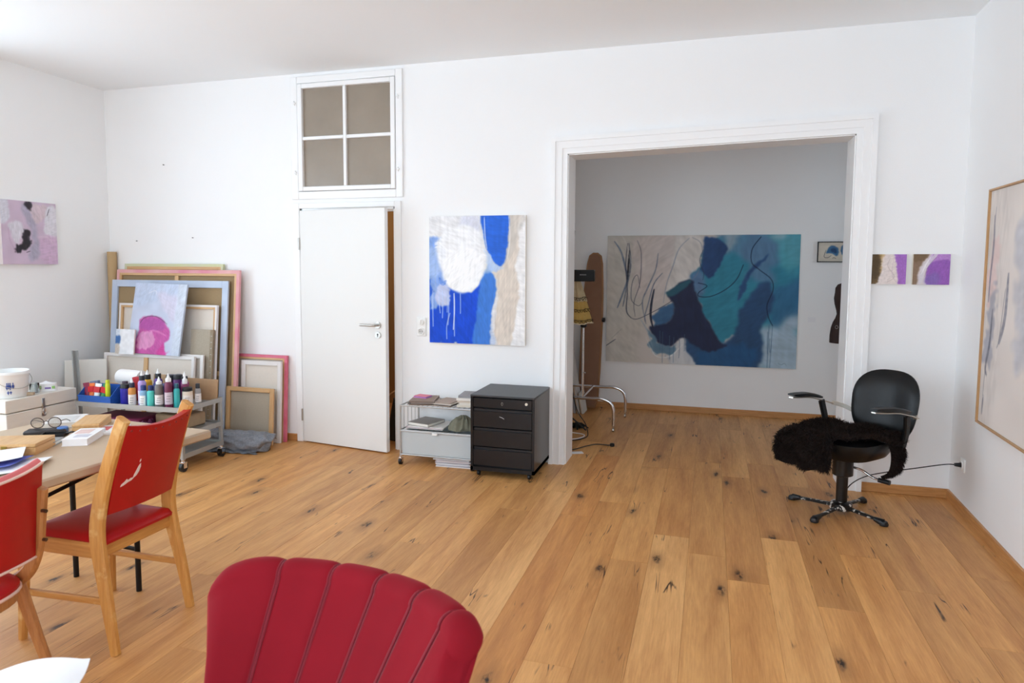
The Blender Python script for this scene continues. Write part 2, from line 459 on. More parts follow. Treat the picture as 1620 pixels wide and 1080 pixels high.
floor = struct(bx(-6.0, X2R + .2, REAR - .3, D2 + .2, -0.12, -0.012).build('floor', subm, smooth=0))
rnd = random.Random(11)
PW = 0.1935; PX0 = -0.27
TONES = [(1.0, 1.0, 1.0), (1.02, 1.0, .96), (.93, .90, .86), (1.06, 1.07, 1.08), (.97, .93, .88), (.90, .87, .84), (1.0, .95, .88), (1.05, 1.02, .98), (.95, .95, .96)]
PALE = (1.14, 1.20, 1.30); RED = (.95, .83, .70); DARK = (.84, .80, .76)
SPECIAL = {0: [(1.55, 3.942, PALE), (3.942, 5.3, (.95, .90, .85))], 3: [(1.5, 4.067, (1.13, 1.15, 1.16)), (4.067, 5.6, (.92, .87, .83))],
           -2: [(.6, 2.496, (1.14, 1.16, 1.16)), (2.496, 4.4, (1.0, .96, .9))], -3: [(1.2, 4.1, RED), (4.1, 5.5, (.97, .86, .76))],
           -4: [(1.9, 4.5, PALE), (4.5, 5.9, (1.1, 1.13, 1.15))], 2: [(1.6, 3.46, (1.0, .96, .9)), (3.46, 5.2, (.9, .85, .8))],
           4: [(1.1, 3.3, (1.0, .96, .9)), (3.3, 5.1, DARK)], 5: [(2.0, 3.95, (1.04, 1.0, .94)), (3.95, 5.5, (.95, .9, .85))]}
k = int(math.floor((-5.6 - PX0) / PW)); nplank = 0
while True:
    xa = PX0 + k * PW; xb = xa + PW
    if xa > X2R: break
    ylo = REAR
    yhi = D2 if xb > -2.9 and xa < X2R else D + 0.1
    if xa < -2.0 and xb > -4.0: yhi = 6.9
    if xa > XR + 0.05: ylo = D + 0.1
    segs = []
    sp = SPECIAL.get(k, [])
    y = ylo
    if sp:
        while y < sp[0][0] - 1e-6:
            e = min(y + rnd.uniform(1.5, 2.2), sp[0][0]); e = sp[0][0] if sp[0][0] - e < .6 else e
            segs.append((y, e, rnd.choice(TONES))); y = e
        for (a, b, t) in sp: segs.append((a, b, t)); y = b
    else:
        e = y + rnd.uniform(.5, 2.0); segs.append((y, e, rnd.choice(TONES))); y = e
    while y < yhi - 1e-6:
        e = y + rnd.uniform(1.5, 2.3)
        if yhi - e < .5: e = yhi
        segs.append((y, e, rnd.choice(TONES))); y = e
    for (a, b, t) in segs:
        b = min(b, yhi)
        if b - a < .02: continue
        g = 0.0003; wv = rnd.uniform(-.0003, .0002)
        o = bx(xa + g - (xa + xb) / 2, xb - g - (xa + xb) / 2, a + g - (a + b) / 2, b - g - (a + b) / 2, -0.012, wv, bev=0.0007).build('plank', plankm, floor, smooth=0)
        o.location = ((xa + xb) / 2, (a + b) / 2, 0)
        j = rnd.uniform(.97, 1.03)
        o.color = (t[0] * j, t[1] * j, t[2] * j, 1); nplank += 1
    k += 1

# ---------------------------------------------------------------- skirting
BH = 0.062; BT = 0.016
struct(bx(1.022, XR - .0, D - BT, D, 0, BH, bev=.003).build('baseboard_back_right', oakbase))
struct(bx(-3.60 - 1.77, -3.40, D - BT, D, 0, BH, bev=.003).build('baseboard_back_left', oakbase))
m = MB(); m.prism([(rx(REAR) - BT, REAR), (rx(REAR), REAR), (XR, D - BT), (XR - BT, D - BT)], 0, BH, 'Z'); struct(m.build('baseboard_right', oakbaseY))
m = MB(); m.prism([(lx(REAR), REAR), (lx(REAR) + BT, REAR), (XL + BT, D - BT), (XL, D - BT)], 0, BH, 'Z'); struct(m.build('baseboard_left', oakbaseY))
struct(bx(X2L, X2R, D2 - BT, D2, 0, BH, bev=.003).build('baseboard_second_room', oakbase))

# ---------------------------------------------------------------- casing of the wide opening
def sl(x): return OPZL + (OPZR - OPZL) * (x - OPL) / (OPR - OPL)
def casing_ring(off0, off1, y0, y1, m):
    a0, b0, a1, b1 = OPL - off0, OPR + off0, OPL - off1, OPR + off1
    m.prism([(a1, 0), (a0, 0), (a0, sl(OPL) + off0), (a1, sl(OPL) + off1)], y0, y1, 'Y')
    m.prism([(b0, 0), (b1, 0), (b1, sl(OPR) + off1), (b0, sl(OPR) + off0)], y0, y1, 'Y')
    m.prism([(a0, sl(OPL) + off0), (b0, sl(OPR) + off0), (b1, sl(OPR) + off1), (a1, sl(OPL) + off1)], y0, y1, 'Y')
m = MB()
casing_ring(-0.005, 0.035, D - 0.022, D, m); casing_ring(0.035, 0.085, D - 0.030, D, m); casing_ring(0.085, 0.118, D - 0.040, D, m)
struct(m.build('trim_1', trimm, smooth=0))
m = MB()   # lining of the opening
m.box(OPL - .002, OPL + .012, D, D + WT, 0, OPZL); m.box(OPR - .012, OPR + .002, D, D + WT, 0, OPZR)
m.prism([(OPL, OPZL - .012), (OPR, OPZR - .012), (OPR, OPZR), (OPL, OPZL)], D, D + WT, 'Y')
casing_ring(-0.005, 0.1, D + WT, D + WT + .02, m)
struct(m.build('trim_2', trimm, smooth=0))

# ---------------------------------------------------------------- door, its frame and the transom light above it
m = MB(); yf = D - 0.018
for (a, b, c, d, y) in ((DOL - .062, DOL, 0, DOZ + .045, yf), (DOR, DOR + .055, 0, DOZ + .045, yf), (DOL, DOR, DOZ, DOZ + .045, yf)): m.box(a, b, y, D, c, d, bev=.004)
m.box(DOL, DOL + .016, D, D + WT, 0, DOZ); m.box(DOR - .016, DOR, D, D + WT, 0, DOZ); m.box(DOL, DOR, D, D + WT, DOZ - .016, DOZ)
for (a, b, c, d) in ((DOL + .016, DOL + .03, 0, DOZ - .016), (DOR - .03, DOR - .016, 0, DOZ - .016), (DOL + .016, DOR - .016, DOZ - .03, DOZ - .016)): m.box(a, b, D + .05, D + .07, c, d)
struct(m.build('trim_3', trimm, smooth=0))
door = bpy.data.objects.new('door_1', None); COL.objects.link(door); struct(door)
door.location = (-3.330, D - .022, 0); door.rotation_euler = (0, 0, R(-8.9))
leaf = bx(0, .868, 0, .042, .010, 1.978, bev=.003).build('door_leaf', doorm, door)
hd = MB()
hd.tube([(.795, -.002, 1.045), (.795, -.012, 1.045)], .027, 24)
rose = hd.build('handle_rose', steel, door)
m = MB(); m.tube(catmull([(.795, -.01, 1.045), (.795, -.04, 1.045), (.785, -.052, 1.045), (.76, -.055, 1.045), (.655, -.055, 1.045)], 6), .010, 14); m.build('door_handle', steel, door)
m = MB(); m.tube([(.795, -.002, .965), (.795, -.010, .965)], .026, 24); esc = m.build('keyhole_plate', steel, door)
m = MB(); m.tube([(.795, -.009, .971), (.795, -.012, .971)], .006, 12); m.box(.7922, .7978, -.012, -.009, .951, .969); m.build('keyhole', blackm, esc)
for z in (1.70, .24):
    m = MB(); m.tube([(-.004, -.006, z - .05), (-.004, -.006, z + .05)], .007, 12); m.build('hinge', steel, door)
# transom
win = bpy.data.objects.new('window_1', None); COL.objects.link(win); struct(win); win.location = (0, 0, 0)
glassm = mat('dusty_taupe_glass', rgb(150, 138, 124), rough=0.22, spec=0.5, var=0.16, scale=4.5, bump=0.03, bscale=30)
m = MB()
for (a, b, c, d) in ((TL - .065, TL, TB - .065, TT + .055), (TR_, TR_ + .06, TB - .065, TT + .055), (TL, TR_, TT, TT + .055), (TL, TR_, TB - .065, TB)): m.box(a, b, D - .018, D, c, d, bev=.004)
m.build('outer_frame', trimm, win)
GL, GR, GB, GT = -3.289, -2.483, 2.175, 2.978
for (a, b, c, d) in ((TL + .004, GL, TB + .004, TT - .004), (GR, TR_ - .004, TB + .004, TT - .004)): bx(a, b, D - .024, D + .03, c, d, bev=.004).build('sash_stile', trimm, win)
for (a, b, c, d) in ((GL, GR, GT, TT - .004), (GL, GR, TB + .004, GB)): bx(a, b, D - .024, D + .03, c, d, bev=.004).build('sash_rail', trimm, win)
mx_, mz = (GL + GR) / 2 - .01, (GB + GT) / 2 - .005
bx(mx_ - .014, mx_ + .014, D - .018, D + .025, GB, GT, bev=.004).build('glazing_bar', trimm, win)
for a, b in ((GL, mx_ - .014), (mx_ + .014, GR)): bx(a, b, D - .018, D + .025, mz - .014, mz + .014, bev=.004).build('glazing_bar', trimm, win)
for a, b in ((GL, mx_ - .014), (mx_ + .014, GR)):
    for c, d in ((GB, mz - .014), (mz + .014, GT)):
        bx(a, b, D + .004, D + .009, c, d).build('pane', glassm, win, smooth=0)
for x in (TL - .022, TR_ + .022):
    for z in (2.29, 2.86):
        m = MB(); m.tube([(x - .012, D - .026, z), (x + .012, D - .026, z)], .006, 10); m.tube([(x, D - .02, z - .018), (x, D - .03, z + .018)], .005, 10); m.build('latch', trimm, win)

# ---------------------------------------------------------------- wall sockets, nails
def disc(m, x, y0, y1, z, r, seg=20): m.tube([(x, y0, z), (x, y1, z)], r, seg)
t = thing('light_switch', 'white rotary switch above a round wall socket, left of the blue painting', 'switch', (-2.23, D, 1.029))
bx(-.041, .041, -.012, 0, -.075, .075, bev=.004).build('cover_plate', whitep, t)
m = MB(); disc(m, 0, -.026, -.010, .038, .024); m.box(-.004, .004, -.034, -.024, .02, .056, bev=.002); m.build('switch_knob', whitep, t)
m = MB(); m.tube([(.026 * math.cos(a), -.014, -.037 + .026 * math.sin(a)) for a in [i * math.pi / 12 for i in range(24)]], .005, 8, closed=True); sk = m.build('socket_rim', whitep, t)
m = MB(); disc(m, 0, -.0125, -.0115, -.037, .021); m.build('socket_well', mat('socket_grey', rgb(205, 205, 203), rough=.4), sk)
m = MB()
for dx in (-.0095, .0095): disc(m, dx, -.0145, -.012, -.037, .003, 10)
m.build('socket_hole', blackm, sk)
xw = rx(4.88)
t = thing('wall_socket', 'white wall socket low on the right wall with a black plug in it', 'socket', (xw, 4.875, .30), R(-90 + 0))
bx(-.041, .041, -.012, 0, -.041, .041, bev=.004).build('cover_plate', whitep, t)
m = MB(); m.tube([(.026 * math.cos(a), -.014, .026 * math.sin(a)) for a in [i * math.pi / 12 for i in range(24)]], .005, 8, closed=True); m.build('socket_rim', whitep, t)
nailm = mat('dark_nail', rgb(90, 85, 80), rough=.4, metal=.6)
for (x, z, lab) in ((-5.05, 1.735, 'tiny nail in the white wall above the leaning canvases, left one'), (-4.43, 1.76, 'tiny nail in the white wall between canvases and door'), (-4.72, 2.41, 'tiny high nail in the white wall left of the transom')):
    m = MB(); disc(m, 0, -.012, 0, 0, .003, 8); disc(m, 0, -.014, -.012, 0, .005, 8)
    o = m.build('nail', nailm); o.location = (x, D, z); tag(o, lab, 'nail')
# ------------------------------------------------------------------ painted canvases: colours are laid down stroke by stroke
def vnoise(h, w, cy, cx, seed):
    r = np.random.default_rng(seed); g = r.random((cy + 2, cx + 2))
    y = np.linspace(0, cy, h); x = np.linspace(0, cx, w)
    yi = y.astype(int); xi = x.astype(int); fy = y - yi; fx = x - xi
    fy = (fy * fy * (3 - 2 * fy))[:, None]; fx = (fx * fx * (3 - 2 * fx))[None, :]
    a = g[np.ix_(yi, xi)]; b = g[np.ix_(yi, xi + 1)]; c = g[np.ix_(yi + 1, xi)]; d = g[np.ix_(yi + 1, xi + 1)]
    return (a * (1 - fx) + b * fx) * (1 - fy) + (c * (1 - fx) + d * fx) * fy
def blur(m, k):
    k = int(k)
    if k < 1: return m
    for ax in (0, 1):
        for _ in range(2):
            p = np.concatenate([np.repeat(np.take(m, [0], ax), k, ax), m, np.repeat(np.take(m, [-1], ax), k + 1, ax)], ax)
            c = np.cumsum(p, ax); n = m.shape[ax]; w = 2 * k + 1
            m = (np.take(c, range(w, w + n), ax) - np.take(c, range(0, n), ax)) / w
    return m
class Paint:
    """a canvas addressed in the box (x0,y0)-(x1,y1), y downwards"""
    def __init__(s, nx, ny, box, base, seed=1):
        s.nx, s.ny, s.box, s.seed = nx, ny, box, seed
        x0, y0, x1, y1 = box
        s.X, s.Y = np.meshgrid(np.linspace(x0, x1, nx), np.linspace(y0, y1, ny))
        s.u = (x1 - x0)
        s.px = (x1 - x0) / nx
        s.C = np.zeros((ny, nx, 3)); s.C[:] = base
        s.C *= (0.965 + 0.07 * vnoise(ny, nx, 9, 7, seed))[..., None]
        s.wx = (vnoise(ny, nx, 22, 16, seed + 5) - .5) + .6 * (vnoise(ny, nx, 60, 45, seed + 6) - .5)
        s.wy = (vnoise(ny, nx, 16, 22, seed + 7) - .5) + .6 * (vnoise(ny, nx, 45, 60, seed + 8) - .5)
        s.st = vnoise(ny, nx, 10, 60, seed + 9)
        s.n = 0
    def streak(s, ang, long, short, seed):
        """brush marks: value noise stretched along one direction"""
        g = np.random.default_rng(seed).random((64, 64)); c, n_ = math.cos(ang), math.sin(ang)
        a = (s.X * c + s.Y * n_) / (long * s.u) + 500; b = (-s.X * n_ + s.Y * c) / (short * s.u) + 500
        ai = a.astype(int); bi = b.astype(int); fa = a - ai; fb = b - bi
        return (g[ai % 64, bi % 64] * (1 - fa) + g[(ai + 1) % 64, bi % 64] * fa) * (1 - fb) + (g[ai % 64, (bi + 1) % 64] * (1 - fa) + g[(ai + 1) % 64, (bi + 1) % 64] * fa) * fb
    def lay(s, m, col, tone=0.12):
        s.n += 1
        sa = (s.n * 1.7 + s.seed) % 3.14
        t = 1 + tone * (.5 * (s.st - .5) + .5 * (vnoise(s.ny, s.nx, 26, 20, s.seed * 31 + s.n) - .5) + .6 * (s.streak(sa, .12, .011, s.n + s.seed) - .5) + .5 * (s.streak(sa + .5, .08, .008, s.n + 77) - .5))
        m = np.clip(m, 0, 1)[..., None]
        s.C = s.C * (1 - m) + np.clip(np.array(col)[None, None] * t[..., None], 0, 255) * m
    def poly(s, pts, col, soft=2, alpha=1.0, warp=.02, ragged=0.0, tone=.12, smooth=True):
        if smooth: pts = [(p.x, p.y) for p in catmull([(a, b, 0) for a, b in pts], 5, closed=True)]
        X = s.X + s.wx * warp * s.u; Y = s.Y + s.wy * warp * s.u
        m = np.zeros(X.shape, bool); n = len(pts)
        for i in range(n):
            (xa, ya), (xb, yb) = pts[i], pts[(i + 1) % n]
            if ya == yb: continue
            c = ((ya > Y) != (yb > Y)) & (X < (xb - xa) * (Y - ya) / (yb - ya) + xa)
            m ^= c
        m = blur(m.astype(float), max(1, soft * .38))
        if ragged:
            nz = vnoise(s.ny, s.nx, 14, 46, s.seed * 17 + s.n)
            m = np.clip((m - ragged * nz) / (1 - ragged * .6), 0, 1)
        s.lay(m * alpha, col, tone)
    def stroke(s, pts, w, col, alpha=1.0, dry=0.0, taper=True, tone=.1):
        P = catmull([(a, b, 0) for a, b in pts], 7); n = len(P)
        best = np.full(s.X.shape, 1e9); par = np.zeros(s.X.shape)
        for i in range(n - 1):
            ax, ay, bx_, by = P[i].x, P[i].y, P[i + 1].x, P[i + 1].y
            dx, dy = bx_ - ax, by - ay; L = dx * dx + dy * dy + 1e-9
            t = np.clip(((s.X - ax) * dx + (s.Y - ay) * dy) / L, 0, 1)
            d = np.hypot(s.X - ax - t * dx, s.Y - ay - t * dy)
            k = d < best; best[k] = d[k]; par[k] = (i + t[k]) / (n - 1)
        ww = w * (0.35 + 0.65 * np.sin(np.pi * np.clip(par, .02, .98)) ** .5) if taper else w
        m = np.clip((ww / 2 - best) / (s.px * 1.1) + .5, 0, 1)
        if dry: m = m * (1 - dry * 1.6 * vnoise(s.ny, s.nx, 70, 70, s.seed * 7 + s.n))
        s.lay(m * alpha, col, tone)
    def drips(s, xs, y0, y1, w, col, alpha=.7):
        r = random.Random(s.seed)
        for x in xs:
            a = y0 + r.uniform(-.03, .03) * s.u; b = y0 + (y1 - y0) * r.uniform(.4, 1)
            s.stroke([(x, a), (x + r.uniform(-.5, .5) * w, (a + b) / 2), (x + r.uniform(-1, 1) * w, b)], w, col, alpha, taper=False)
def vcmat():
    if 'painted_canvas' in MATS: return MATS['painted_canvas']
    m = bpy.data.materials.new('painted_canvas'); m.use_nodes = True; n = m.node_tree.nodes; l = m.node_tree.links
    b = n['Principled BSDF']; b.inputs['Roughness'].default_value = .62; b.inputs['Specular IOR Level'].default_value = .25
    a = n.new('ShaderNodeVertexColor'); a.layer_name = 'paint'; l.new(a.outputs['Color'], b.inputs['Base Color'])
    tc = n.new('ShaderNodeTexCoord'); nz = n.new('ShaderNodeTexNoise'); nz.inputs['Scale'].default_value = 140
    l.new(tc.outputs['Object'], nz.inputs['Vector'])
    bp = n.new('ShaderNodeBump'); bp.inputs['Strength'].default_value = .15; bp.inputs['Distance'].default_value = .002
    l.new(nz.outputs['Fac'], bp.inputs['Height']); l.new(bp.outputs['Normal'], b.inputs['Normal'])
    MATS['painted_canvas'] = m; return m
def paint_mesh(name, P, w, h, parent, y=0.0):
    """front face in local XZ (x right, z up, origin bottom centre), facing -Y"""
    nx, ny = P.nx, P.ny
    xs = np.linspace(-w / 2, w / 2, nx); zs = np.linspace(h, 0, ny)
    V = np.zeros((ny, nx, 3), np.float32); V[..., 0] = xs[None]; V[..., 2] = zs[:, None]
    V[..., 1] = y
    idx = np.arange(nx * ny).reshape(ny, nx)
    F = np.stack([idx[1:, :-1], idx[1:, 1:], idx[:-1, 1:], idx[:-1, :-1]], -1).reshape(-1, 4)
    me = bpy.data.meshes.new(name)
    me.vertices.add(nx * ny); me.vertices.foreach_set('co', V.reshape(-1))
    me.loops.add(F.size); me.loops.foreach_set('vertex_index', F.reshape(-1).astype(np.int32))
    me.polygons.add(len(F)); me.polygons.foreach_set('loop_start', (np.arange(len(F)) * 4).astype(np.int32))
    me.update(calc_edges=True)
    c = np.clip(P.C, 0, 255) / 255.0
    c = np.where(c <= .04045, c / 12.92, ((c + .055) / 1.055) ** 2.4)
    A = np.ones((ny, nx, 4), np.float32); A[..., :3] = c
    at = me.color_attributes.new('paint', 'FLOAT_COLOR', 'POINT'); at.data.foreach_set('color', A.reshape(-1))
    me.materials.append(vcmat())
    o = bpy.data.objects.new(name, me); COL.objects.link(o); o.parent = parent
    return o
canvm = mat('primed_canvas_edge', rgb(232, 226, 214), rough=.8, var=.05, bump=.1, bscale=300)
def painting(name, label, P, w, h, thick, loc, rot=(0, 0, 0), edge=None, cat='painting', group=None):
    t = thing(name, label, cat, loc, rot=rot, group=group)
    bx(-w / 2, w / 2, -thick + .0008, 0, 0, h).build('stretched_canvas', edge or canvm, t, smooth=0)
    paint_mesh('paint_layer', P, w, h, t, -thick)
    return t

# --- blue and white canvas left of the opening
P = Paint(190, 240, (95, 100, 775, 1005), (226, 222, 216), 3)
P.poly([(660, 95), (790, 95), (790, 1010), (570, 1010), (575, 700), (590, 560), (560, 500), (640, 420)], (221, 210, 198), 4, 1, .02)
P.poly([(735, 150), (790, 140), (790, 1010), (690, 1010), (720, 800), (745, 600), (715, 480), (735, 320)], (241, 241, 242), 5, .95, .03)
P.poly([(660, 95), (770, 95), (720, 300), (660, 420), (655, 250)], (206, 200, 192), 6, .7, .03)
P.poly([(85, 90), (480, 90), (500, 300), (470, 420), (85, 420)], (234, 234, 236), 6, 1, .02)
P.poly([(330, 110), (460, 110), (450, 230), (340, 240)], (208, 212, 232), 8, .6, .04)
P.poly([(85, 280), (200, 300), (240, 480), (230, 700), (160, 800), (85, 780)], (128, 164, 228), 6, .95, .05, .35)
P.poly([(85, 330), (150, 330), (180, 420), (150, 560), (85, 520)], (170, 195, 236), 8, .8, .06, .3)
P.poly([(85, 780), (150, 770), (175, 728), (240, 738), (232, 610), (330, 636), (410, 650), (478, 560), (470, 760), (440, 1010), (85, 1010)], (20, 76, 208), 2, 1, .014, smooth=False)
P.poly([(85, 560), (120, 620), (110, 760), (85, 800)], (30, 85, 205), 4, .8, .04, .3)
P.poly([(425, 1010), (440, 830), (462, 640), (480, 545), (515, 495), (548, 500), (582, 570), (578, 660), (552, 790), (556, 900), (575, 1010)], (66, 126, 216), 3, 1, .012)
P.poly([(545, 1010), (548, 800), (575, 690), (590, 620), (588, 760), (570, 900), (590, 1010)], (228, 228, 232), 4, .8, .02, .2)
P.poly([(470, 560), (505, 480), (520, 440), (560, 490), (500, 520)], (150, 185, 232), 4, .8, .03)
P.poly([(482, 88), (652, 88), (662, 250), (646, 400), (612, 462), (560, 425), (512, 335), (488, 230)], (42, 104, 216), 2, 1, .012)
P.poly([(495, 340), (560, 430), (610, 465), (640, 470), (560, 500), (505, 430)], (176, 200, 236), 3, .85, .03, .2)
P.poly([(150, 300), (240, 200), (360, 170), (470, 230), (504, 350), (508, 450), (474, 555), (412, 630), (330, 646), (250, 614), (205, 540), (170, 430)], (244, 245, 247), 7, .95, .02)
P.poly([(210, 420), (330, 340), (450, 360), (500, 430), (470, 550), (405, 622), (330, 638), (250, 605), (215, 540)], (250, 251, 252), 6, 1, .02)
P.poly([(150, 610), (235, 600), (240, 738), (160, 725)], (200, 206, 234), 3, .9, .03)
P.stroke([(170, 540), (190, 580), (215, 560)], 26, (60, 110, 215), .7, .4)
P.stroke([(330, 560), (300, 620), (340, 600), (360, 540), (375, 500)], 8, (255, 255, 255), .9)
for yy in (290, 300, 320): P.stroke([(135, yy), (165, yy - 5), (190, yy + 8)], 10, (250, 250, 252), .9, .3)
P.drips([120, 170, 190, 235, 275, 320, 225], 640, 980, 6, (190, 210, 245), .8)
P.stroke([(275, 650), (278, 760), (270, 905)], 7, (225, 232, 250), .9, taper=False)
P.stroke([(245, 790), (222, 880), (222, 975)], 6, (190, 208, 246), .8, taper=False)
P.stroke([(490, 110), (496, 240), (510, 330)], 6, (245, 246, 250), .8)
P.stroke([(660, 110), (668, 270), (650, 400)], 5, (240, 240, 240), .7)
painting('abstract_painting', 'unframed canvas of bright blue, white and beige between door and wide opening', P, .790, 1.0, .028, (-1.752, D - .004, .909))

# --- large teal and navy canvas in the second room
def bigm(p): return p
P = Paint(330, 232, (90, 95, 1405, 985), (214, 206, 199), 5)
P.poly([(90, 90), (420, 90), (300, 990), (85, 990)], (203, 198, 188), 20, .8, .05)
P.poly([(300, 120), (560, 100), (540, 480), (420, 560), (300, 480)], (216, 205, 200), 10, .8, .05)
P.poly([(600, 110), (720, 100), (765, 180), (745, 320), (690, 410), (560, 480), (520, 500), (560, 330)], (222, 216, 210), 5, 1, .02)
P.poly([(700, 400), (745, 310), (780, 200), (960, 90), (1410, 85), (1410, 990), (1140, 990), (1000, 780), (900, 820), (760, 560)], (58, 138, 164), 5, 1, .025)
P.poly([(880, 88), (1410, 88), (1410, 300), (1300, 220), (1150, 300), (1010, 260), (940, 190)], (96, 140, 172), 12, .9, .06)
P.poly([(1180, 88), (1410, 100), (1410, 330), (1290, 300), (1230, 200)], (92, 172, 186), 12, .8, .06)
P.poly([(1060, 130), (1240, 120), (1250, 380), (1130, 420), (1060, 300)], (96, 132, 168), 12, .85, .06)
P.poly([(1255, 95), (1330, 92), (1340, 150), (1270, 150)], (170, 200, 210), 8, .7, .06)
P.poly([(930, 90), (1010, 92), (985, 170), (940, 210)], (170, 182, 190), 8, .7, .05)
P.poly([(1170, 720), (1290, 680), (1410, 600), (1410, 1010), (1150, 1010)], (176, 196, 212), 14, .95, .06)
P.poly([(1230, 500), (1410, 380), (1410, 620), (1260, 720)], (58, 110, 150), 12, .85, .05)
P.poly([(690, 400), (760, 330), (800, 420), (760, 560), (720, 470)], (100, 128, 168), 8, .9, .03)
P.poly([(785, 112), (870, 130), (942, 185), (905, 275), (845, 392), (795, 372), (760, 320), (775, 200)], (50, 78, 124), 3, 1, .012)
P.poly([(1215, 235), (1150, 310), (1090, 400), (1035, 540), (1015, 525), (1050, 400), (1120, 300)], (52, 84, 130), 4, .95, .015)
P.poly([(1160, 420), (1245, 440), (1240, 600), (1180, 720), (1165, 1000), (720, 990), (680, 880), (700, 760), (900, 830), (1000, 760), (1040, 600)], (52, 84, 124), 6, 1, .02)
P.poly([(850, 860), (1130, 850), (1140, 1000), (740, 1000)], (44, 92, 140), 10, .8, .04)
P.poly([(430, 660), (500, 610), (575, 570), (585, 660), (540, 720), (450, 745)], (70, 108, 148), 4, 1, .02)
P.poly([(535, 492), (690, 402), (735, 500), (800, 640), (905, 820), (960, 850), (850, 900), (740, 860), (650, 815), (560, 872), (475, 850), (415, 745), (450, 738), (545, 708), (582, 640), (570, 560)], (44, 52, 80), 3, 1, .012)
P.poly([(530, 490), (640, 425), (690, 405), (670, 450), (560, 525)], (56, 104, 122), 3, .9, .01)
P.poly([(630, 840), (665, 825), (690, 900), (725, 985), (560, 985), (560, 900)], (206, 208, 210), 4, .95, .02)
P.poly([(405, 740), (470, 850), (560, 875), (620, 850), (560, 930), (480, 940), (430, 900)], (92, 128, 154), 5, .9, .03, .2)
P.stroke([(425, 900), (470, 940), (560, 930), (640, 850)], 9, (236, 236, 234), .9, .2)
P.stroke([(340, 680), (390, 760), (430, 870)], 12, (150, 170, 186), .6, .3)
dk = (50, 56, 74)
P.stroke([(140, 135), (190, 210), (225, 330), (240, 400), (200, 520), (170, 600)], 14, (92, 110, 136), .85, .2)
P.stroke([(235, 150), (225, 300), (240, 480), (235, 620), (270, 670)], 7, dk, .85, .1)
P.stroke([(245, 150), (260, 300), (235, 450), (210, 590)], 12, (70, 84, 106), .8, .3)
P.stroke([(250, 200), (245, 300), (238, 400)], 14, (34, 36, 46), .9, .3)
P.stroke([(305, 130), (335, 220), (330, 420), (290, 560), (300, 660)], 4, dk, .85)
P.stroke([(330, 460), (310, 370), (275, 420), (270, 540), (320, 585), (350, 560)], 4, dk, .8)
P.stroke([(235, 560), (245, 640), (300, 680), (400, 640), (560, 545), (700, 420)], 4, dk, .85)
P.stroke([(455, 220), (440, 330), (390, 450), (350, 560), (375, 690)], 10, (98, 112, 134), .8, .25)
P.stroke([(488, 355), (430, 430), (395, 560), (370, 660), (380, 710)], 8, (80, 96, 122), .8, .25)
P.stroke([(432, 470), (415, 570), (412, 660), (430, 735)], 17, (36, 42, 62), .95, .1)
P.stroke([(670, 115), (600, 190), (560, 310), (520, 430), (500, 560)], 8, (140, 150, 168), .7, .2)
P.stroke([(690, 110), (750, 150), (760, 240), (735, 350), (700, 400)], 5, (130, 136, 150), .7)
P.stroke([(770, 190), (745, 270), (775, 350), (770, 400)], 4, dk, .8)
P.stroke([(1040, 295), (1000, 390), (930, 460), (830, 510), (750, 512), (745, 485), (800, 440), (740, 420)], 5, (24, 40, 62), .95, taper=False)
P.stroke([(1150, 110), (1095, 190), (1095, 280), (1150, 330), (1225, 390), (1240, 460), (1205, 560), (1215, 640), (1245, 700)], 5, (24, 36, 56), .95, taper=False)
P.stroke([(82, 880), (160, 826)], 5, dk, .9); P.stroke([(130, 820), (205, 750)], 3, (120, 118, 118), .6, .3)
P.stroke([(190, 90), (230, 160), (270, 300)], 5, (240, 238, 232), .6, .3)
P.stroke([(380, 800), (430, 900), (520, 950)], 8, (226, 224, 218), .7, .3)
P.drips([550, 580, 620, 655, 1215, 1240, 1230, 480, 500], 780, 985, 4, (84, 110, 140), .7)
P.stroke([(1222, 700), (1218, 1000)], 4, (70, 104, 140), .8, taper=False); P.stroke([(1245, 700), (1235, 1000)], 4, (70, 104, 140), .7, taper=False)
P.stroke([(1290, 950), (1310, 960), (1330, 950), (1345, 965)], 3, (90, 110, 130), .7)
painting('abstract_painting', 'large teal and navy abstract canvas on the second room wall', P, 1.888, 1.332, .030, (-.110, D2 - .004, .508))
o = bx(-.035, .035, -.002, 0, -.025, .025).build('caption_card', paperm); o.location = (.965, D2 - .001, 1.0); tag(o, 'small white caption card beside the large teal painting', 'card')

# --- framed print right of it
P = Paint(90, 60, (0, 0, 150, 100), (214, 205, 190), 8)
P.poly([(45, 40), (70, 18), (95, 40), (90, 75), (60, 60), (42, 62)], (66, 110, 150), 1, 1, .03); P.poly([(60, 40), (80, 35), (88, 60), (66, 55)], (40, 66, 104), 2, .8, .03)
P.poly([(112, 22), (142, 18), (148, 70), (122, 74), (106, 55)], (70, 112, 150), 1, 1, .03); P.poly([(118, 50), (145, 45), (140, 72), (120, 70)], (38, 62, 100), 2, .8, .03)
P.stroke([(35, 40), (28, 75), (45, 80), (60, 68)], 2, (40, 40, 50)); P.stroke([(66, 84), (72, 80), (82, 85)], 2, (40, 40, 40))
t = thing('framed_print', 'small black framed print of two blue shapes beside the opening jamb', 'print', (1.145, D2 - .003, 1.568))
w, h = .31, .20
paint_mesh('print_sheet', P, w - .016, h - .016, t, -.010).location = (0, 0, .008)
for (a, b, c, d) in ((-w / 2, w / 2, 0, .009), (-w / 2, w / 2, h - .009, h), (-w / 2, -w / 2 + .009, .009, h - .009), (w / 2 - .009, w / 2, .009, h - .009)): bx(a, b, -.018, 0, c, d).build('frame_bar', blackm, t, smooth=0)
bx(-w / 2 + .008, w / 2 - .008, -.008, -.001, .008, h - .008).build('backing_board', blackm, t, smooth=0)

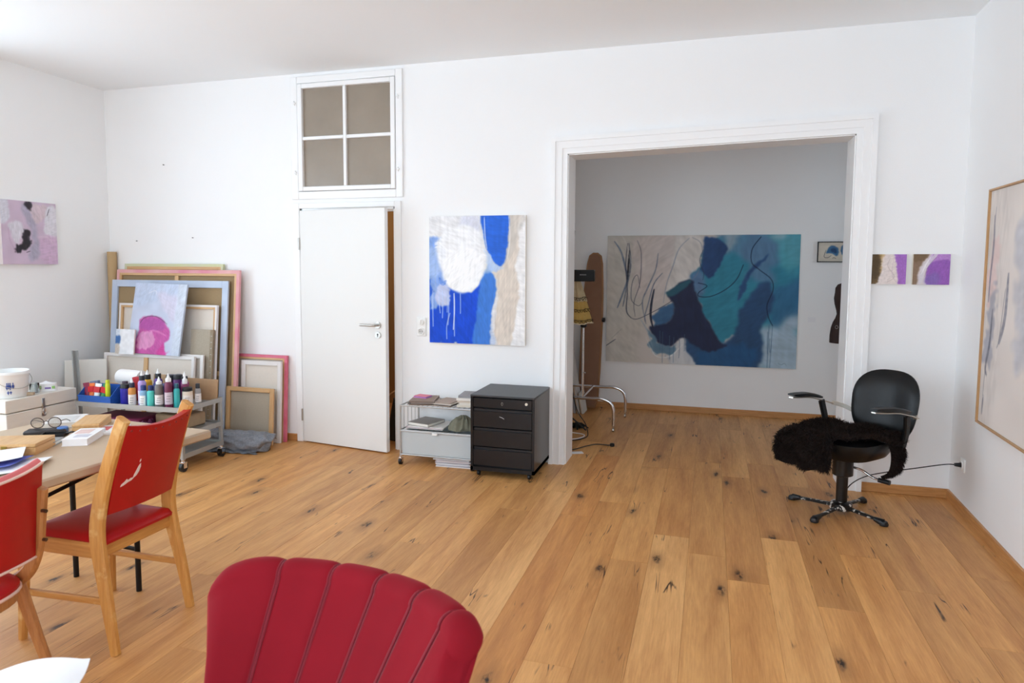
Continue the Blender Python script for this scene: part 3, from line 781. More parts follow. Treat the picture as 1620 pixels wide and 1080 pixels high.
# --- two little canvases on the right
P = Paint(80, 76, (575, 228, 880, 486), (224, 214, 210), 13)
P.poly([(570, 220), (660, 220), (672, 330), (660, 430), (630, 495), (570, 495)], (104, 86, 62), 2, 1, .04); P.poly([(600, 240), (650, 260), (640, 420), (600, 440)], (82, 66, 46), 5, .8, .06)
P.poly([(650, 225), (700, 225), (690, 330), (660, 400), (672, 300)], (196, 164, 110), 4, .7, .05)
P.poly([(785, 220), (890, 220), (885, 495), (822, 495), (808, 380), (795, 300)], (166, 112, 194), 2, 1, .03)
P.poly([(690, 250), (780, 240), (800, 380), (810, 480), (660, 480), (680, 380)], (228, 216, 212), 4, .9, .05)
P.stroke([(740, 260), (720, 330), (780, 420), (720, 470)], 4, (150, 130, 130), .6, .2); P.stroke([(770, 250), (760, 400), (800, 470)], 4, (190, 160, 190), .6, .2)
painting('small_painting', 'small square canvas with brown left, cream middle and purple right stripe', P, .208, .196, .03, (1.122, D - .002, 1.415))
P = Paint(80, 76, (922, 228, 1250, 490), (216, 206, 208), 14)
P.poly([(915, 220), (1075, 220), (1020, 300), (980, 380), (970, 495), (915, 495)], (140, 116, 96), 3, 1, .04); P.poly([(930, 225), (1060, 225), (1010, 290), (940, 300)], (118, 96, 72), 5, .8, .06)
P.poly([(1110, 220), (1260, 220), (1260, 300), (1080, 310)], (184, 136, 204), 4, 1, .04)
P.poly([(1060, 350), (1110, 300), (1260, 295), (1260, 500), (1060, 500)], (152, 98, 182), 3, 1, .03)
P.poly([(1050, 420), (1160, 400), (1160, 495), (1050, 495)], (130, 110, 176), 8, .7, .06)
P.stroke([(1130, 225), (1060, 300), (1010, 370), (990, 480)], 40, (220, 214, 222), .9, .15); P.stroke([(1090, 230), (1040, 310), (1000, 400)], 10, (245, 243, 246), .9, .2); P.stroke([(1130, 250), (1060, 330), (1030, 420)], 5, (120, 100, 120), .6, .2)
painting('small_painting', 'small square canvas, mostly purple, with brown upper left corner', P, .212, .198, .03, (1.371, D - .002, 1.414))

# --- grey and pink canvas on the left wall
P = Paint(110, 112, (-40, 190, 465, 745), (206, 186, 206), 21)
P.poly([(150, 220), (250, 230), (300, 330), (280, 480), (320, 600), (260, 720), (200, 700), (240, 520), (180, 350)], (172, 168, 188), 6, .9, .05)
P.poly([(-50, 190), (30, 190), (40, 330), (20, 390), (-50, 390)], (212, 214, 224), 5, .9, .04)
P.poly([(250, 230), (400, 235), (370, 330), (290, 390), (240, 310)], (214, 196, 204), 5, .9, .05)
P.poly([(390, 240), (470, 250), (470, 500), (380, 490), (350, 440)], (222, 220, 228), 4, .95, .03)
P.poly([(40, 400), (130, 380), (160, 470), (110, 570), (70, 560), (50, 480)], (216, 214, 224), 4, .95, .04)
P.poly([(310, 540), (460, 510), (470, 740), (320, 720)], (208, 178, 206), 7, .9, .04)
P.poly([(160, 455), (215, 470), (218, 590), (150, 640), (75, 655), (90, 590), (145, 560)], (48, 44, 50), 2, 1, .05, .25)
P.poly([(175, 205), (250, 215), (240, 275), (205, 260)], (58, 54, 62), 2, 1, .04, .25)
P.stroke([(402, 240), (378, 305)], 5, (44, 40, 50)); P.stroke([(170, 640), (205, 628)], 6, (50, 46, 54), .8)
P.stroke([(290, 500), (370, 500), (430, 560)], 14, (220, 200, 216), .7, .3); P.stroke([(20, 430), (30, 540), (80, 640)], 12, (190, 160, 190), .6, .3)
yc = 4.305
ang = math.atan(LA)
painting('abstract_painting', 'square lilac and grey canvas with black blotches on the left wall', P, .5, .505, .03, (lx(yc) + .002, yc, 1.52), rot=(0, 0, R(90) + ang), edge=mat('pale_canvas_edge', rgb(222, 214, 216), rough=.8))

# --- long framed canvas on the right wall
P = Paint(260, 170, (0, 0, 260, 170), (232, 224, 218), 31)
P.poly([(0, 0), (40, 0), (30, 170), (0, 170)], (226, 218, 212), 10, .8, .05)
P.poly([(8, 40), (24, 40), (22, 80), (10, 82)], (232, 206, 202), 5, .8, .05)
P.poly([(14, 80), (24, 74), (26, 100), (16, 128), (8, 120)], (172, 172, 182), 4, .85, .05, .25)
P.stroke([(10, 18), (11, 40), (8, 62), (7, 80)], 3, (110, 108, 124), .8, .15); P.stroke([(12, 12), (9, 50)], 1.2, (140, 136, 146), .8)
P.stroke([(17, 86), (15, 110), (9, 128), (12, 134)], 3.5, (96, 98, 112), .85, .25); P.stroke([(9, 128), (7, 150)], 1, (120, 118, 122), .8); P.stroke([(8, 150), (7, 164)], 2.5, (104, 104, 116), .8, .3)
P.stroke([(44, 60), (42, 90), (34, 108)], 5, (120, 122, 138), .8, .25); P.stroke([(40, 70), (34, 104), (30, 112)], 1, (110, 110, 120), .8)
P.poly([(60, 30), (120, 20), (140, 90), (90, 130), (64, 100)], (196, 198, 208), 8, .7, .08, .3); P.poly([(150, 60), (220, 50), (230, 120), (170, 140)], (228, 204, 200), 9, .7, .07)
P.stroke([(120, 30), (130, 90), (160, 120), (210, 100)], 2, (90, 92, 108), .8)
Ly = 2.0; yc = 4.566 - Ly / 2
t = thing('framed_painting', 'long pale abstract painting with grey streaks in thin oak frame on right wall', 'painting', (rx(yc) - .002, yc, .640), rot=(0, 0, R(-90) - math.atan(RA)))
fh = 1.325; fr = wood('thin_oak_frame', rgb(206, 164, 116), rgb(176, 132, 86), axis='X'); frz = wood('thin_oak_frame_upright', rgb(206, 164, 116), rgb(176, 132, 86), axis='Z')
bx(-Ly / 2 + .012, Ly / 2 - .012, -.030, 0, .012, fh - .012).build('stretched_canvas', canvm, t, smooth=0)
paint_mesh('paint_layer', P, Ly - .03, fh - .03, t, -.0308).location = (0, 0, .015)
for (a, b, c, d, mm) in ((-Ly / 2, Ly / 2, 0, .011, fr), (-Ly / 2, Ly / 2, fh - .011, fh, fr), (-Ly / 2, -Ly / 2 + .011, .011, fh - .011, frz), (Ly / 2 - .011, Ly / 2, .011, fh - .011, frz)): bx(a, b, -.042, 0, c, d, bev=.002).build('frame_bar', mm, t)
# ================================================================== furniture
beech = wood('honey_beech', rgb(216, 158, 84), rgb(190, 126, 58), rough=.42, axis='Z', scale=5, wear=rgb(222, 176, 112))
beechX = wood('honey_beech_rail', rgb(212, 154, 82), rgb(186, 122, 56), rough=.42, axis='X', scale=5, wear=rgb(222, 176, 112))
redv = mat('red_vinyl', rgb(176, 6, 18), rough=.36, spec=.5, var=.10, scale=14, bump=.06, bscale=220)
redp = mat('red_vinyl_piping', rgb(206, 96, 96), rough=.45, var=.08)

# ---------------------------------------------------------------- work table
tabm = mat('sand_table_laminate', rgb(196, 172, 144), rough=.5, var=.05, scale=9, stretch=(1, .3, 1))
tedge = wood('table_edge_wood', rgb(208, 176, 138), rgb(178, 142, 104), axis='Y')
t = thing('work_table', 'long sand coloured work table on thin black steel legs', 'table', (-2.79, 1.75, 0), R(-4.0))
bx(-.455, .455, -1.005, 1.005, .700, .740, bev=.008).build('tabletop', tabm, t)
bks = mat('black_steel_tube', rgb(22, 22, 24), rough=.4, metal=.3, var=.1)
for sy in (-1, 1):
    for sx in (-1, 1):
        m = MB(); m.tube([(.205 * sx, .78 * sy, 0), (.205 * sx, .78 * sy, .70)], .0125, 12); m.build('leg', bks, t)
    for zc, rc in ((.20, .010), (.685, .0125)): MB().tube([(-.205, .78 * sy, zc), (.205, .78 * sy, zc)], rc, 10).build('crossbar', bks, t)
for pa, pb in (((-.205, -.78, .20), (.205, .78, .66)), ((.205, -.78, .20), (-.205, .78, .66)), ((-.205, -.78, .23), (-.205, .78, .23))): MB().tube([pa, pb], .009, 8).build('brace', bks, t)

# ---------------------------------------------------------------- wooden chair with red back (faces the table)
def chair_a():
    t = thing('dining_chair', 'wooden dining chair with torn red vinyl back, standing upright beside the table', 'chair', (-2.43, 2.26, 0))
    prof = []
    for s in (-1, 1):
        m = MB()
        pts = [(.232, .203 * s, 0), (.205, .200 * s, .16), (.165, .192 * s, .36), (.150, .188 * s, .46), (.158, .184 * s, .56), (.200, .178 * s, .72), (.262, .172 * s, .885), (.285, .171 * s, .935)]
        m.bar(catmull(pts, 4), [.036 + (.066 - .036) * min(1, max(0, v.z) / .42) if v.z < .5 else (.066 - .012 * max(0, (v.z - .5) / .43)) for v in catmull(pts, 4)], .032, (1, 0, 0), bev=.008)
        m.build('rear_leg', beech, t)
        m = MB(); m.bar([(-.225, .222 * s, 0), (-.215, .212 * s, .25), (-.205, .200 * s, .44)], [.030, .040, .050], [.028, .034, .038], (1, 0, 0), bev=.007); m.build('front_leg', beech, t)
        m = MB(); m.bar([(-.20, .196 * s, .405), (.145, .190 * s, .405)], .026, .062, (0, 1, 0), bev=.005); m.build('side_rail', beechX, t)
        m = MB(); m.bar([(-.215, .207 * s, .195), (.195, .197 * s, .205)], .016, .028, (0, 1, 0), bev=.004); m.build('stretcher', beechX, t)
    m = MB(); m.bar([(.150, -.18, .405), (.150, .18, .405)], .024, .072, (1, 0, 0), bev=.005); m.build('rear_rail', wood('honey_beech_cross', rgb(212, 154, 82), rgb(186, 122, 56), axis='Y', scale=5), t)
    m = MB(); m.bar([(-.205, -.19, .405), (-.205, .19, .405)], .024, .062, (1, 0, 0), bev=.005); m.build('front_rail', MATS['honey_beech_cross'], t)
    def seat(u, v):
        a, b = (u - .5) * 2, (v - .5) * 2
        e = max(abs(a), abs(b)); d = .030 * (1 - e ** 4) ** .5 if e < 1 else 0
        return (-.025 + a * .205, b * (.196 + .006 * -a), .437 + d)
    m = MB(); m.grid(seat, 25, 25); m.box(-.228, .178, -.195, .195, .425, .438); m.build('seat', redv, t, smooth=70)
    def back(u, v):
        y = (u - .5) * .338; z = .545 + v * .365 - .022 * (1 - (2 * u - 1) ** 2) * v
        x = .172 + (z - .545) * .30 + .010 * v * v + .018 * (1 - (2 * u - 1) ** 2)
        return Vector((x, y, z))
    m = MB()
    m.grid(lambda u, v: back(u, v) + Vector((.012, 0, 0)), 15, 13); m.grid(lambda u, v: back(u, v) - Vector((.018, 0, 0)), 15, 13)
    for v in (0, 1): m.grid(lambda u, w: back(u, v) + Vector((.012 - .03 * w, 0, .004 if 0 else 0)), 15, 2)
    for u in (0, 1): m.grid(lambda w, v: back(u, v) + Vector((.012 - .03 * w, 0, 0)), 2, 13)
    bk = m.build('backrest', redv, t, smooth=50)
    nm = mat('red_tack', rgb(140, 40, 36), rough=.3, metal=.3)
    for i in range(9):
        p = back(.06 + .11 * i, .945) + Vector((.012, 0, 0))
        m = MB(); m.lathe([(.0055, 0), (.0045, .002), (.002, .0035)], seg=8, M=Matrix.Translation(p) @ Matrix.Rotation(R(73), 4, 'Y')); m.build('tack', nm, bk)
    # torn patches: bare white backing cloth
    tm = mat('torn_backing_cloth', rgb(232, 214, 206), rough=.8)
    def onb(u, v): return back(u, v) + Vector((.0128, 0, 0))
    m = MB()
    for poly in ([(.085, .30), (.13, .315), (.17, .34), (.215, .355), (.245, .385), (.20, .385), (.165, .365), (.15, .385), (.125, .355), (.09, .33)], [(.225, .37), (.27, .40), (.295, .445), (.305, .50), (.295, .545), (.28, .53), (.265, .50), (.25, .455), (.235, .42)], [(.275, .555), (.29, .575), (.285, .60), (.27, .58)]):
        vs_ = [onb(u, v) for u, v in poly] + [onb(u, v) - Vector((.001, 0, 0)) for u, v in poly]; n = len(poly)
        m.add(vs_, [tuple(range(n))] + [(i, (i + 1) % n, n + (i + 1) % n, n + i) for i in range(n)])
    m.build('tear', tm, bk, smooth=0)
    return t
chair_a()

# ---------------------------------------------------------------- lower chair with curved red back
def chair_b():
    t = thing('dining_chair', 'low wooden chair with curved red back and pale piping at photo left edge', 'chair', (-2.33, 1.52, 0), R(0))
    # local: faces -X; rear side +X
    bw = wood('brown_beech', rgb(196, 134, 76), rgb(162, 100, 52), axis='Z', scale=5)
    for s in (-1, 1):
        m = MB()
        pts = catmull([(-.08, .225 * s, .40), (.02, .226 * s, .42), (.10, .226 * s, .475), (.145, .225 * s, .56), (.165, .222 * s, .66), (.185, .220 * s, .775)], 5)
        m.bar(pts, [.05 - .008 * i / len(pts) for i in range(len(pts))], .026, (1, 0, .3), bev=.007); m.build('back_post', bw, t)
        m = MB(); m.bar([(.135, .285 * s, 0), (.085, .255 * s, .22), (.035, .232 * s, .43)], [.030, .038, .046], [.028, .03, .032], (1, 0, 0), bev=.008); m.build('rear_leg', bw, t)
        m = MB(); m.bar([(-.26, .255 * s, 0), (-.225, .225 * s, .42)], [.028, .042], [.026, .034], (1, 0, 0), bev=.007); m.build('front_leg', bw, t)
        for z in (.60, .70):
            k = MB(); k.tube([(.19, .212 * s, z), (.203 if z < .65 else .21, .212 * s, z)], .006, 10); k.build('screw', mat('dark_screw', rgb(70, 44, 24), rough=.5), t)
    m = MB()
    def seat(u, v):
        a = 2 * math.pi * u; r = v
        e = (1 - r ** 4) ** .5 if r < 1 else 0
        c, s_ = math.cos(a), math.sin(a)
        k = (abs(c) ** 3.2 + abs(s_) ** 3.2) ** (-1 / 3.2)
        return (-.06 + .215 * r * k * c, .225 * r * k * s_, .452 + .036 * e)
    m.grid(seat, 48, 10, closed_u=True)
    m.grid(lambda u, v: (seat(u, 1)[0], seat(u, 1)[1], .452 - .022 * v), 48, 2, closed_u=True); m.build('seat', redv, t, smooth=60)
    m = MB(); m.tube([(seat(i / 48, 1)[0], seat(i / 48, 1)[1], .436) for i in range(48)], .006, 8, closed=True); m.build('piping', mat('pale_piping', rgb(232, 196, 180), rough=.5), t)
    m = MB(); m.grid(lambda u, v: (seat(u, .97)[0], seat(u, .97)[1], .432 - .036 * v), 48, 2, closed_u=True); m.grid(lambda u, v: (seat(u, .97 * v)[0], seat(u, .97 * v)[1], .396), 48, 3, closed_u=True); m.build('seat_frame', bw, t)
    def back(u, v):
        q = (u - .5) * 2
        return Vector((.205 - .075 * q * q + .035 * (v - .5) + .018 * (q * q), q * .235, .545 + .300 * v + .025 * q * q * (v - .5)))
    m = MB()
    m.grid(lambda u, v: back(u, v) + Vector((.010, 0, 0)), 21, 9); m.grid(lambda u, v: back(u, v) - Vector((.030 * math.sin(math.pi * max(.06, min(.94, v))) ** .4, 0, 0)), 21, 9)
    for v in (0, 1): m.grid(lambda u, w: back(u, v) + Vector((.010 - .030 * w, 0, 0)), 21, 2)
    for u in (0, 1): m.grid(lambda w, v: back(u, v) + Vector((.010 - .036 * w, 0, 0)), 2, 9)
    b = m.build('backrest', redv, t, smooth=60)
    for q in (0, 1): MB().tube([back(i / 20, q) + Vector((.010, 0, .002 * q - .001)) for i in range(21)], .005, 8).build('piping', MATS['pale_piping'], b)
    m = MB(); m.grid(lambda u, w: back(u, 1) + Vector((.006 - .040 * w, 0, .003 + .010 * math.sin(math.pi * w))), 21, 6); m.build('top_welt', redp, b, smooth=60)
chair_b()

# ---------------------------------------------------------------- velvet cocktail chair in the foreground
def velvet_chair():
    vm = mat('crimson_velvet', rgb(128, 10, 26), rough=.8, spec=.2, var=.22, scale=4, sheen=.30, bump=.05, bscale=400)
    vm.node_tree.nodes['Principled BSDF'].inputs['Sheen Tint'].default_value = rgb(255, 110, 110)
    cx, cy, phi, A, T, Bc, k, e, g, hh = -.709, 1.399, .305, .376, .69, .659, .672, -.019, .428, .024
    t = thing('cocktail_chair', 'crimson velvet cocktail chair with channelled back in the near foreground', 'chair', (cx - .10, cy - .30, 0), rot=(0, 0, -phi))
    inv = (Matrix.Translation((cx - .10, cy - .30, 0)) @ Matrix.Rotation(-phi, 4, 'Z')).inverted()
    b = Vector((math.sin(phi), math.cos(phi), 0)); tt = Vector((math.cos(phi), -math.sin(phi), 0))
    def pt(u, v):
        xl = A * (1 + g * (v - 1)) * math.sin(u * T) / math.sin(T)
        yl = Bc * (math.cos(u * T) - 1) + k * (v - 1) * .4
        z = .82 + .4 * (v - 1) - e * min(1, u * u) * max(v, 0) + hh * u * v
        return Vector((cx, cy, 0)) + tt * xl + b * yl + Vector((0, 0, z))
    def dirn(u): return (b * math.cos(u * T * .9) + tt * math.sin(u * T * .9)).normalized()
    NU = 6 * 18 + 1; th = .062
    def uL(v): return -.87 - .25 * max(0, v) ** 1.3
    def uR(v): return .82 + .26 * (lambda x: x * x * (3 - 2 * x))(min(1, max(0, (1.0 - v) / .34)))
    VT = .915                       # top of the flat face; the roll above it brings the crest to v = 1
    def umap(i, v):
        w = -1 + 2 * i / (NU - 1)
        if w < -2 / 3: f = (w + 1) * 3; return uL(v) * (1 - f) + (-2 / 3) * f
        if w > 2 / 3: f = (w - 2 / 3) * 3; return (2 / 3) * (1 - f) + uR(v) * f
        return w
    def surf(i, s):
        f = (i % 18) / 18.0 if i < NU - 1 else 1.0
        bul = .009 * (1 - abs(2 * f - 1) ** 7)
        if i < 18 and f < .5: bul = .009
        if i >= 90 and f > .5: bul = .009
        w = -1 + 2 * i / (NU - 1)
        en = max(0, (abs(w) - .90) / .10); tk = max(.02, (1 - en * en)) ** .5
        half = th / 2 * tk
        if s < .45: v = s / .45 * VT
        elif s < .60: v = VT
        else: v = VT * (1 - (s - .60) / .40)
        u = umap(i, v); d = dirn(max(-1.25, min(1.25, u))); p0 = pt(u, v); c_off = d * (th / 2)
        # round the upper corners
        q = max(0, (abs(w) - .72) / .28)
        drop = Vector((0, 0, -.055 * q ** 2.5 * (v / VT) ** 4 * (1 if w < 0 else .75)))
        if s < .45: return p0 + drop + c_off - d * (half + bul * tk)
        if s < .60:
            a = (s - .45) / .15 * math.pi
            return p0 + drop + c_off - d * ((half + bul * tk) * math.cos(a)) + Vector((0, 0, 1)) * ((half + bul * tk) * math.sin(a) * .9)
        return p0 + drop + c_off + d * half
    m = MB()
    ss = [i / 21 * .45 for i in range(21)] + [.45 + .15 * i / 11 for i in range(11)] + [.60 + .40 * i / 13 for i in range(14)]
    vs_ = []; fs = []
    for i in range(NU):
        for s in ss: vs_.append(inv @ surf(i, s))
    n = len(ss)
    for i in range(NU - 1):
        for j in range(n - 1): fs.append((i * n + j, (i + 1) * n + j, (i + 1) * n + j + 1, i * n + j + 1))
    fs.append(tuple(range(n))); fs.append(tuple((NU - 1) * n + j for j in range(n)))
    m.add(vs_, fs); bk = m.build('backrest', vm, t, smooth=50)
    sm_ = mat('red_welt', rgb(120, 12, 30), rough=.8, sheen=.3)
    for kx in range(1, 6):
        for o_ in (-1, 1):
            m = MB(); pp = []
            for j in range(0, 31):
                a = surf(kx * 18, ss[j]); pp.append(inv @ (a + tt * .0042 * o_ - dirn(-1 + 2 * kx / 6) * .003))
            m.tube(pp, .0034, 6); m.build('welt', sm_, bk)
    # seat cushion and legs (mostly below the picture)
    def seat(u, v):
        a = 2 * math.pi * u; c, s_ = math.cos(a), math.sin(a); kk = (abs(c) ** 3 + abs(s_) ** 3) ** (-1 / 3)
        if v < .5: r = v * 2; return (.0 + .27 * kk * r * c, -.02 + .25 * kk * r * s_, .44 + .05 * (1 - r ** 4))
        return (.0 + .27 * kk * c, -.02 + .25 * kk * s_, .44 - .14 * (v - .5) * 2)
    m = MB(); m.grid(seat, 40, 17, closed_u=True); m.build('seat', vm, t, smooth=60)
    lw = wood('dark_leg_wood', rgb(80, 48, 28), rgb(54, 30, 16))
    for sx in (-1, 1):
        for sy in (-1, 1): 
            q = MB(); q.tube([(.17 * sx, -.02 + .17 * sy, .31), (.21 * sx, -.02 + .21 * sy, 0)], [.022, .012], 12); q.build('leg', lw, t)
velvet_chair()

# ---------------------------------------------------------------- side table with papers at the lower left corner
t = thing('side_table', 'small white pedestal side table at the lower left corner', 'table', (-1.48, .63, 0), R(18))
m = MB(); m.box(-.28, .28, -.24, .24, .690, .715, bev=.006); m.build('tabletop', whitep, t)
m = MB(); m.tube([(0, 0, .02), (0, 0, .69)], .03, 16); m.build('column', whitep, t)
m = MB(); m.lathe([(.2, 0), (.2, .012), (.05, .03)], seg=24); m.build('foot_plate', whitep, t)
def crumple(name, label, loc, rz, w, h, lift, seed):
    r = random.Random(seed); ph = [r.uniform(0, 6) for _ in range(4)]
    def f(u, v, o=0.0): return ((u - .5) * w, (v - .5) * h, .001 + o + lift * v * v * (.6 + .4 * math.sin(3 * u + ph[0])) + .012 * v * abs(math.sin(5 * u + ph[1] + 2 * v)) + .006 * math.sin(7 * v + ph[2]) ** 2)
    m = MB(); m.grid(lambda u, v: f(u, v, .0015), 21, 21); m.grid(lambda u, v: f(u, v), 21, 21)
    for q in (0, 1):
        m.grid(lambda u, v: f(u, q, .0015 * v), 21, 2); m.grid(lambda u, v: f(q, u, .0015 * v), 21, 2)
    o = m.build(name, paperm, smooth=60); o.location = loc; o.rotation_euler = (0, 0, R(rz)); tag(o, label, 'paper')
crumple('paper_sheet', 'white sheet lying flat on the side table in the lower left corner', (-1.40, .755, .7155), 16, .36, .33, .012, 1)
crumple('paper_sheet', 'crumpled white paper with raised corner in the lower left foreground', (-1.185, .845, .735), 34, .25, .24, .018, 2)
# ---------------------------------------------------------------- black drawer cabinet
cabm = mat('black_lacquered_steel', rgb(25, 25, 28), rough=.24, spec=.5, var=.10, scale=6)
cabt = mat('worn_black_top', rgb(64, 64, 66), rough=.42, var=.12, scale=10)
def caster(parent, x, y, r=.022, fork=None, wheel=None, h=.04):
    m = MB(); m.tube([(x, y, h), (x, y, h + .02)], r * .4, 10); m.box(x - r * .55, x + r * .55, y - r * .6, y + r * .6, h - .004, h + .004)
    for s in (-1, 1): m.box(x + s * r * .5 - .002, x + s * r * .5 + .002, y - r * .5, y + r * .5, r * .8, h)
    c = m.build('caster', fork or steel, parent)
    m = MB(); m.tube([(x - r * .38, y, r), (x + r * .38, y, r)], r, 18); m.build('wheel', wheel or blackm, c)
t = thing('drawer_cabinet', 'black steel drawer cabinet on casters beside the wide opening', 'cabinet', (-1.395, 4.89, 0), R(0))
w2, d2 = .238, .238
m = MB(); m.box(-w2, -w2 + .018, -d2, d2, .048, .588); m.box(w2 - .018, w2, -d2, d2, .048, .588); m.box(-w2, w2, d2 - .015, d2, .048, .588); m.box(-w2, w2, -d2, d2, .048, .075); m.box(-w2 + .018, w2 - .018, -d2 + .03, -d2 + .04, .075, .588)
m.build('body', cabm, t, smooth=0)
bx(-w2 - .002, w2 + .002, -d2 - .004, d2, .588, .602, bev=.003).build('top_panel', cabt, t)
drs = [(.512, .580), (.368, .498), (.228, .358), (.088, .218)]
for i, (a, b) in enumerate(drs):
    d = bx(-w2 + .021, w2 - .021, -d2 - .001, -d2 + .02, a, b - (.014 if i else 0), bev=.002).build('drawer', cabm, t)
    if i: bx(-w2 + .024, w2 - .024, -d2 + .008, -d2 + .018, b - .013, b + .002).build('grip_lip', blackm, d, smooth=0)
m = MB(); m.tube([(.178, -d2 - .006, .553), (.178, -d2, .553)], .010, 14); m.build('lock', mat('cream_lock', rgb(226, 220, 204), rough=.4), t)
m = MB(); m.tube([(.0 + .006 * math.cos(a), -d2 - .003, .545 + .011 * math.sin(a)) for a in [i * math.pi / 8 for i in range(16)]], .0013, 6, closed=True); m.build('key_ring', steel, t)
m = MB(); m.bar([(-.02, -d2 - .0022, .452), (.0, -d2 - .0022, .446), (.015, -d2 - .0022, .437)], .0015, .003, (0, 1, 0)); m.build('scratch', mat('scratch_white', rgb(200, 200, 200), rough=.6), t)
for sx in (-1, 1):
    for sy in (-1, 1): caster(t, sx * .19, sy * .19, .020, blackm, blackm, .036)

# ---------------------------------------------------------------- wire trolley with papers
galv = mat('galvanised_steel', rgb(190, 192, 192), rough=.38, metal=.85, var=.06)
frost = mat('frosted_plastic', rgb(192, 198, 200), rough=.45, spec=.4, var=.05, scale=5)
t = thing('wire_trolley', 'silver wire trolley with frosted drawer left of the black cabinet', 'trolley', (-2.245, 4.775, 0))
w, d = .585, .345
for x in (0, w):
    for y in (0, d):
        m = MB(); m.tube([(x, y, .075), (x, y, .462)], .0075, 10); m.build('upright', galv, t); caster(t, x, y, .026, chrome, blackm, .050)
for z in (.458, .268):
    m = MB(); m.tube([(0, 0, z), (w, 0, z), (w, d, z), (0, d, z)], .006, 8, closed=True)
    for i in range(1, 14): m.tube([(w * i / 14, 0, z), (w * i / 14, d, z)], .0022, 6)
    m.build('wire_shelf', galv, t)
for x in (0, w):
    for i in range(1, 5):
        m = MB(); m.tube([(x, d * i / 5, .268), (x, d * i / 5, .458)], .003, 6); m.build('side_wire', galv, t)
m = MB(); m.box(.008, w - .008, .004, .010, .085, .262, bev=.002); dr = m.build('drawer_front', frost, t)
m = MB(); m.box(.008, w - .008, .010, d - .004, .085, .093); m.box(.008, .014, .010, d - .004, .093, .25); m.box(w - .014, w - .008, .010, d - .004, .093, .25); m.box(.008, w - .008, d - .010, d - .004, .093, .25); m.build('drawer_tray', frost, dr, smooth=0)
m = MB(); m.tube([(0, -.002, .080), (w, -.002, .080)], .006, 8); m.tube([(0, -.002, .262), (w, -.002, .262)], .005, 8); m.build('drawer_rail', galv, t)
bx(.262, .306, -.010, .004, .244, .262, bev=.003).build('drawer_grip', whitep, dr)
# paper goods on it
def sheet_stack(name, label, cat, loc, rz, w, d, h, col, n=6, seed=1, group=None, top=None, jit=.012):
    r = random.Random(seed)
    t = thing(name, label, cat, loc, R(rz), group)
    for i in range(n):
        z0, z1 = h * i / n, h * (i + 1) / n - .0006
        c = col[i % len(col)]
        mm = mat('page_%d_%d_%d' % c, rgb(*c), rough=.6, var=.05, scale=20)
        ww, dd = w * r.uniform(.9, 1), d * r.uniform(.9, 1); dx, dy = r.uniform(-jit, jit), r.uniform(-jit, jit)
        o = bx(-ww / 2 + dx, ww / 2 + dx, -dd / 2 + dy, dd / 2 + dy, z0, z1).build('magazine' if n > 2 else 'sheet', mm, t, smooth=0)
    return t
def book(label, loc, rz, w, d, h, cover, page=(236, 232, 224), name='book', cat='book', group=None, tilt=0, marks=None):
    t = thing(name, label, cat, loc, rot=(tilt, 0, R(rz)), group=group)
    cm_ = mat('cover_%d_%d_%d' % cover, rgb(*cover), rough=.5, var=.06, scale=18)
    m = MB(); m.box(-w / 2, w / 2, -d / 2, d / 2, 0, .003); m.box(-w / 2, w / 2, -d / 2, d / 2, h - .003, h); m.box(-w / 2, w / 2, d / 2 - .003, d / 2, 0, h); m.build('cover', cm_, t, smooth=0)
    bx(-w / 2 + .003, w / 2 - .003, -d / 2 + .002, d / 2 - .003, .003, h - .003).build('pages', mat('pages_%d_%d_%d' % page, rgb(*page), rough=.8, var=.08, scale=60, stretch=(1, 1, 20)), t, smooth=0)
    if marks:
        for i, (a, b, c, dd, colr) in enumerate(marks):
            bx(a, b, c, dd, h, h + .0008).build('cover_print', mat('print_%d_%d_%d' % colr, rgb(*colr), rough=.5, var=.15, scale=40), t, smooth=0)
    return t
ZT = .465
sheet_stack('magazine_pile', 'untidy pile of brown and grey magazines on the wire trolley top, left side', 'magazines', (-2.10, 4.90, ZT), 12, .20, .24, .035, [(150, 128, 112), (90, 84, 84), (196, 180, 166), (120, 104, 96)], 5, 3)
sheet_stack('postcard_pile', 'pink and violet postcards on top of the brown magazines', 'cards', (-2.125, 4.93, ZT + .036), -10, .12, .09, .012, [(214, 150, 186), (120, 96, 190), (226, 130, 150)], 3, 6)
sheet_stack('magazine_pile', 'flat dark and cream magazines in the middle of the wire trolley top', 'magazines', (-1.90, 4.90, ZT), -8, .16, .22, .028, [(170, 150, 136), (70, 64, 66), (206, 196, 186)], 4, 4)
sheet_stack('book_pile', 'cream paged book pile on the wire trolley top against the black cabinet', 'books', (-1.735, 4.93, ZT), 6, .15, .22, .085, [(228, 220, 204), (236, 230, 218), (220, 206, 190), (238, 232, 224), (150, 146, 146)], 5, 8)
sheet_stack('sketch_pad', 'white sketch pads lying flat on the trolley middle shelf', 'pads', (-2.06, 4.93, .275), 2, .30, .26, .022, [(236, 234, 230), (214, 208, 204), (190, 170, 180)], 4, 9)
book('grey covered album on the white sketch pads of the trolley', (-2.09, 4.92, .2975), -14, .19, .22, .024, (138, 132, 126))
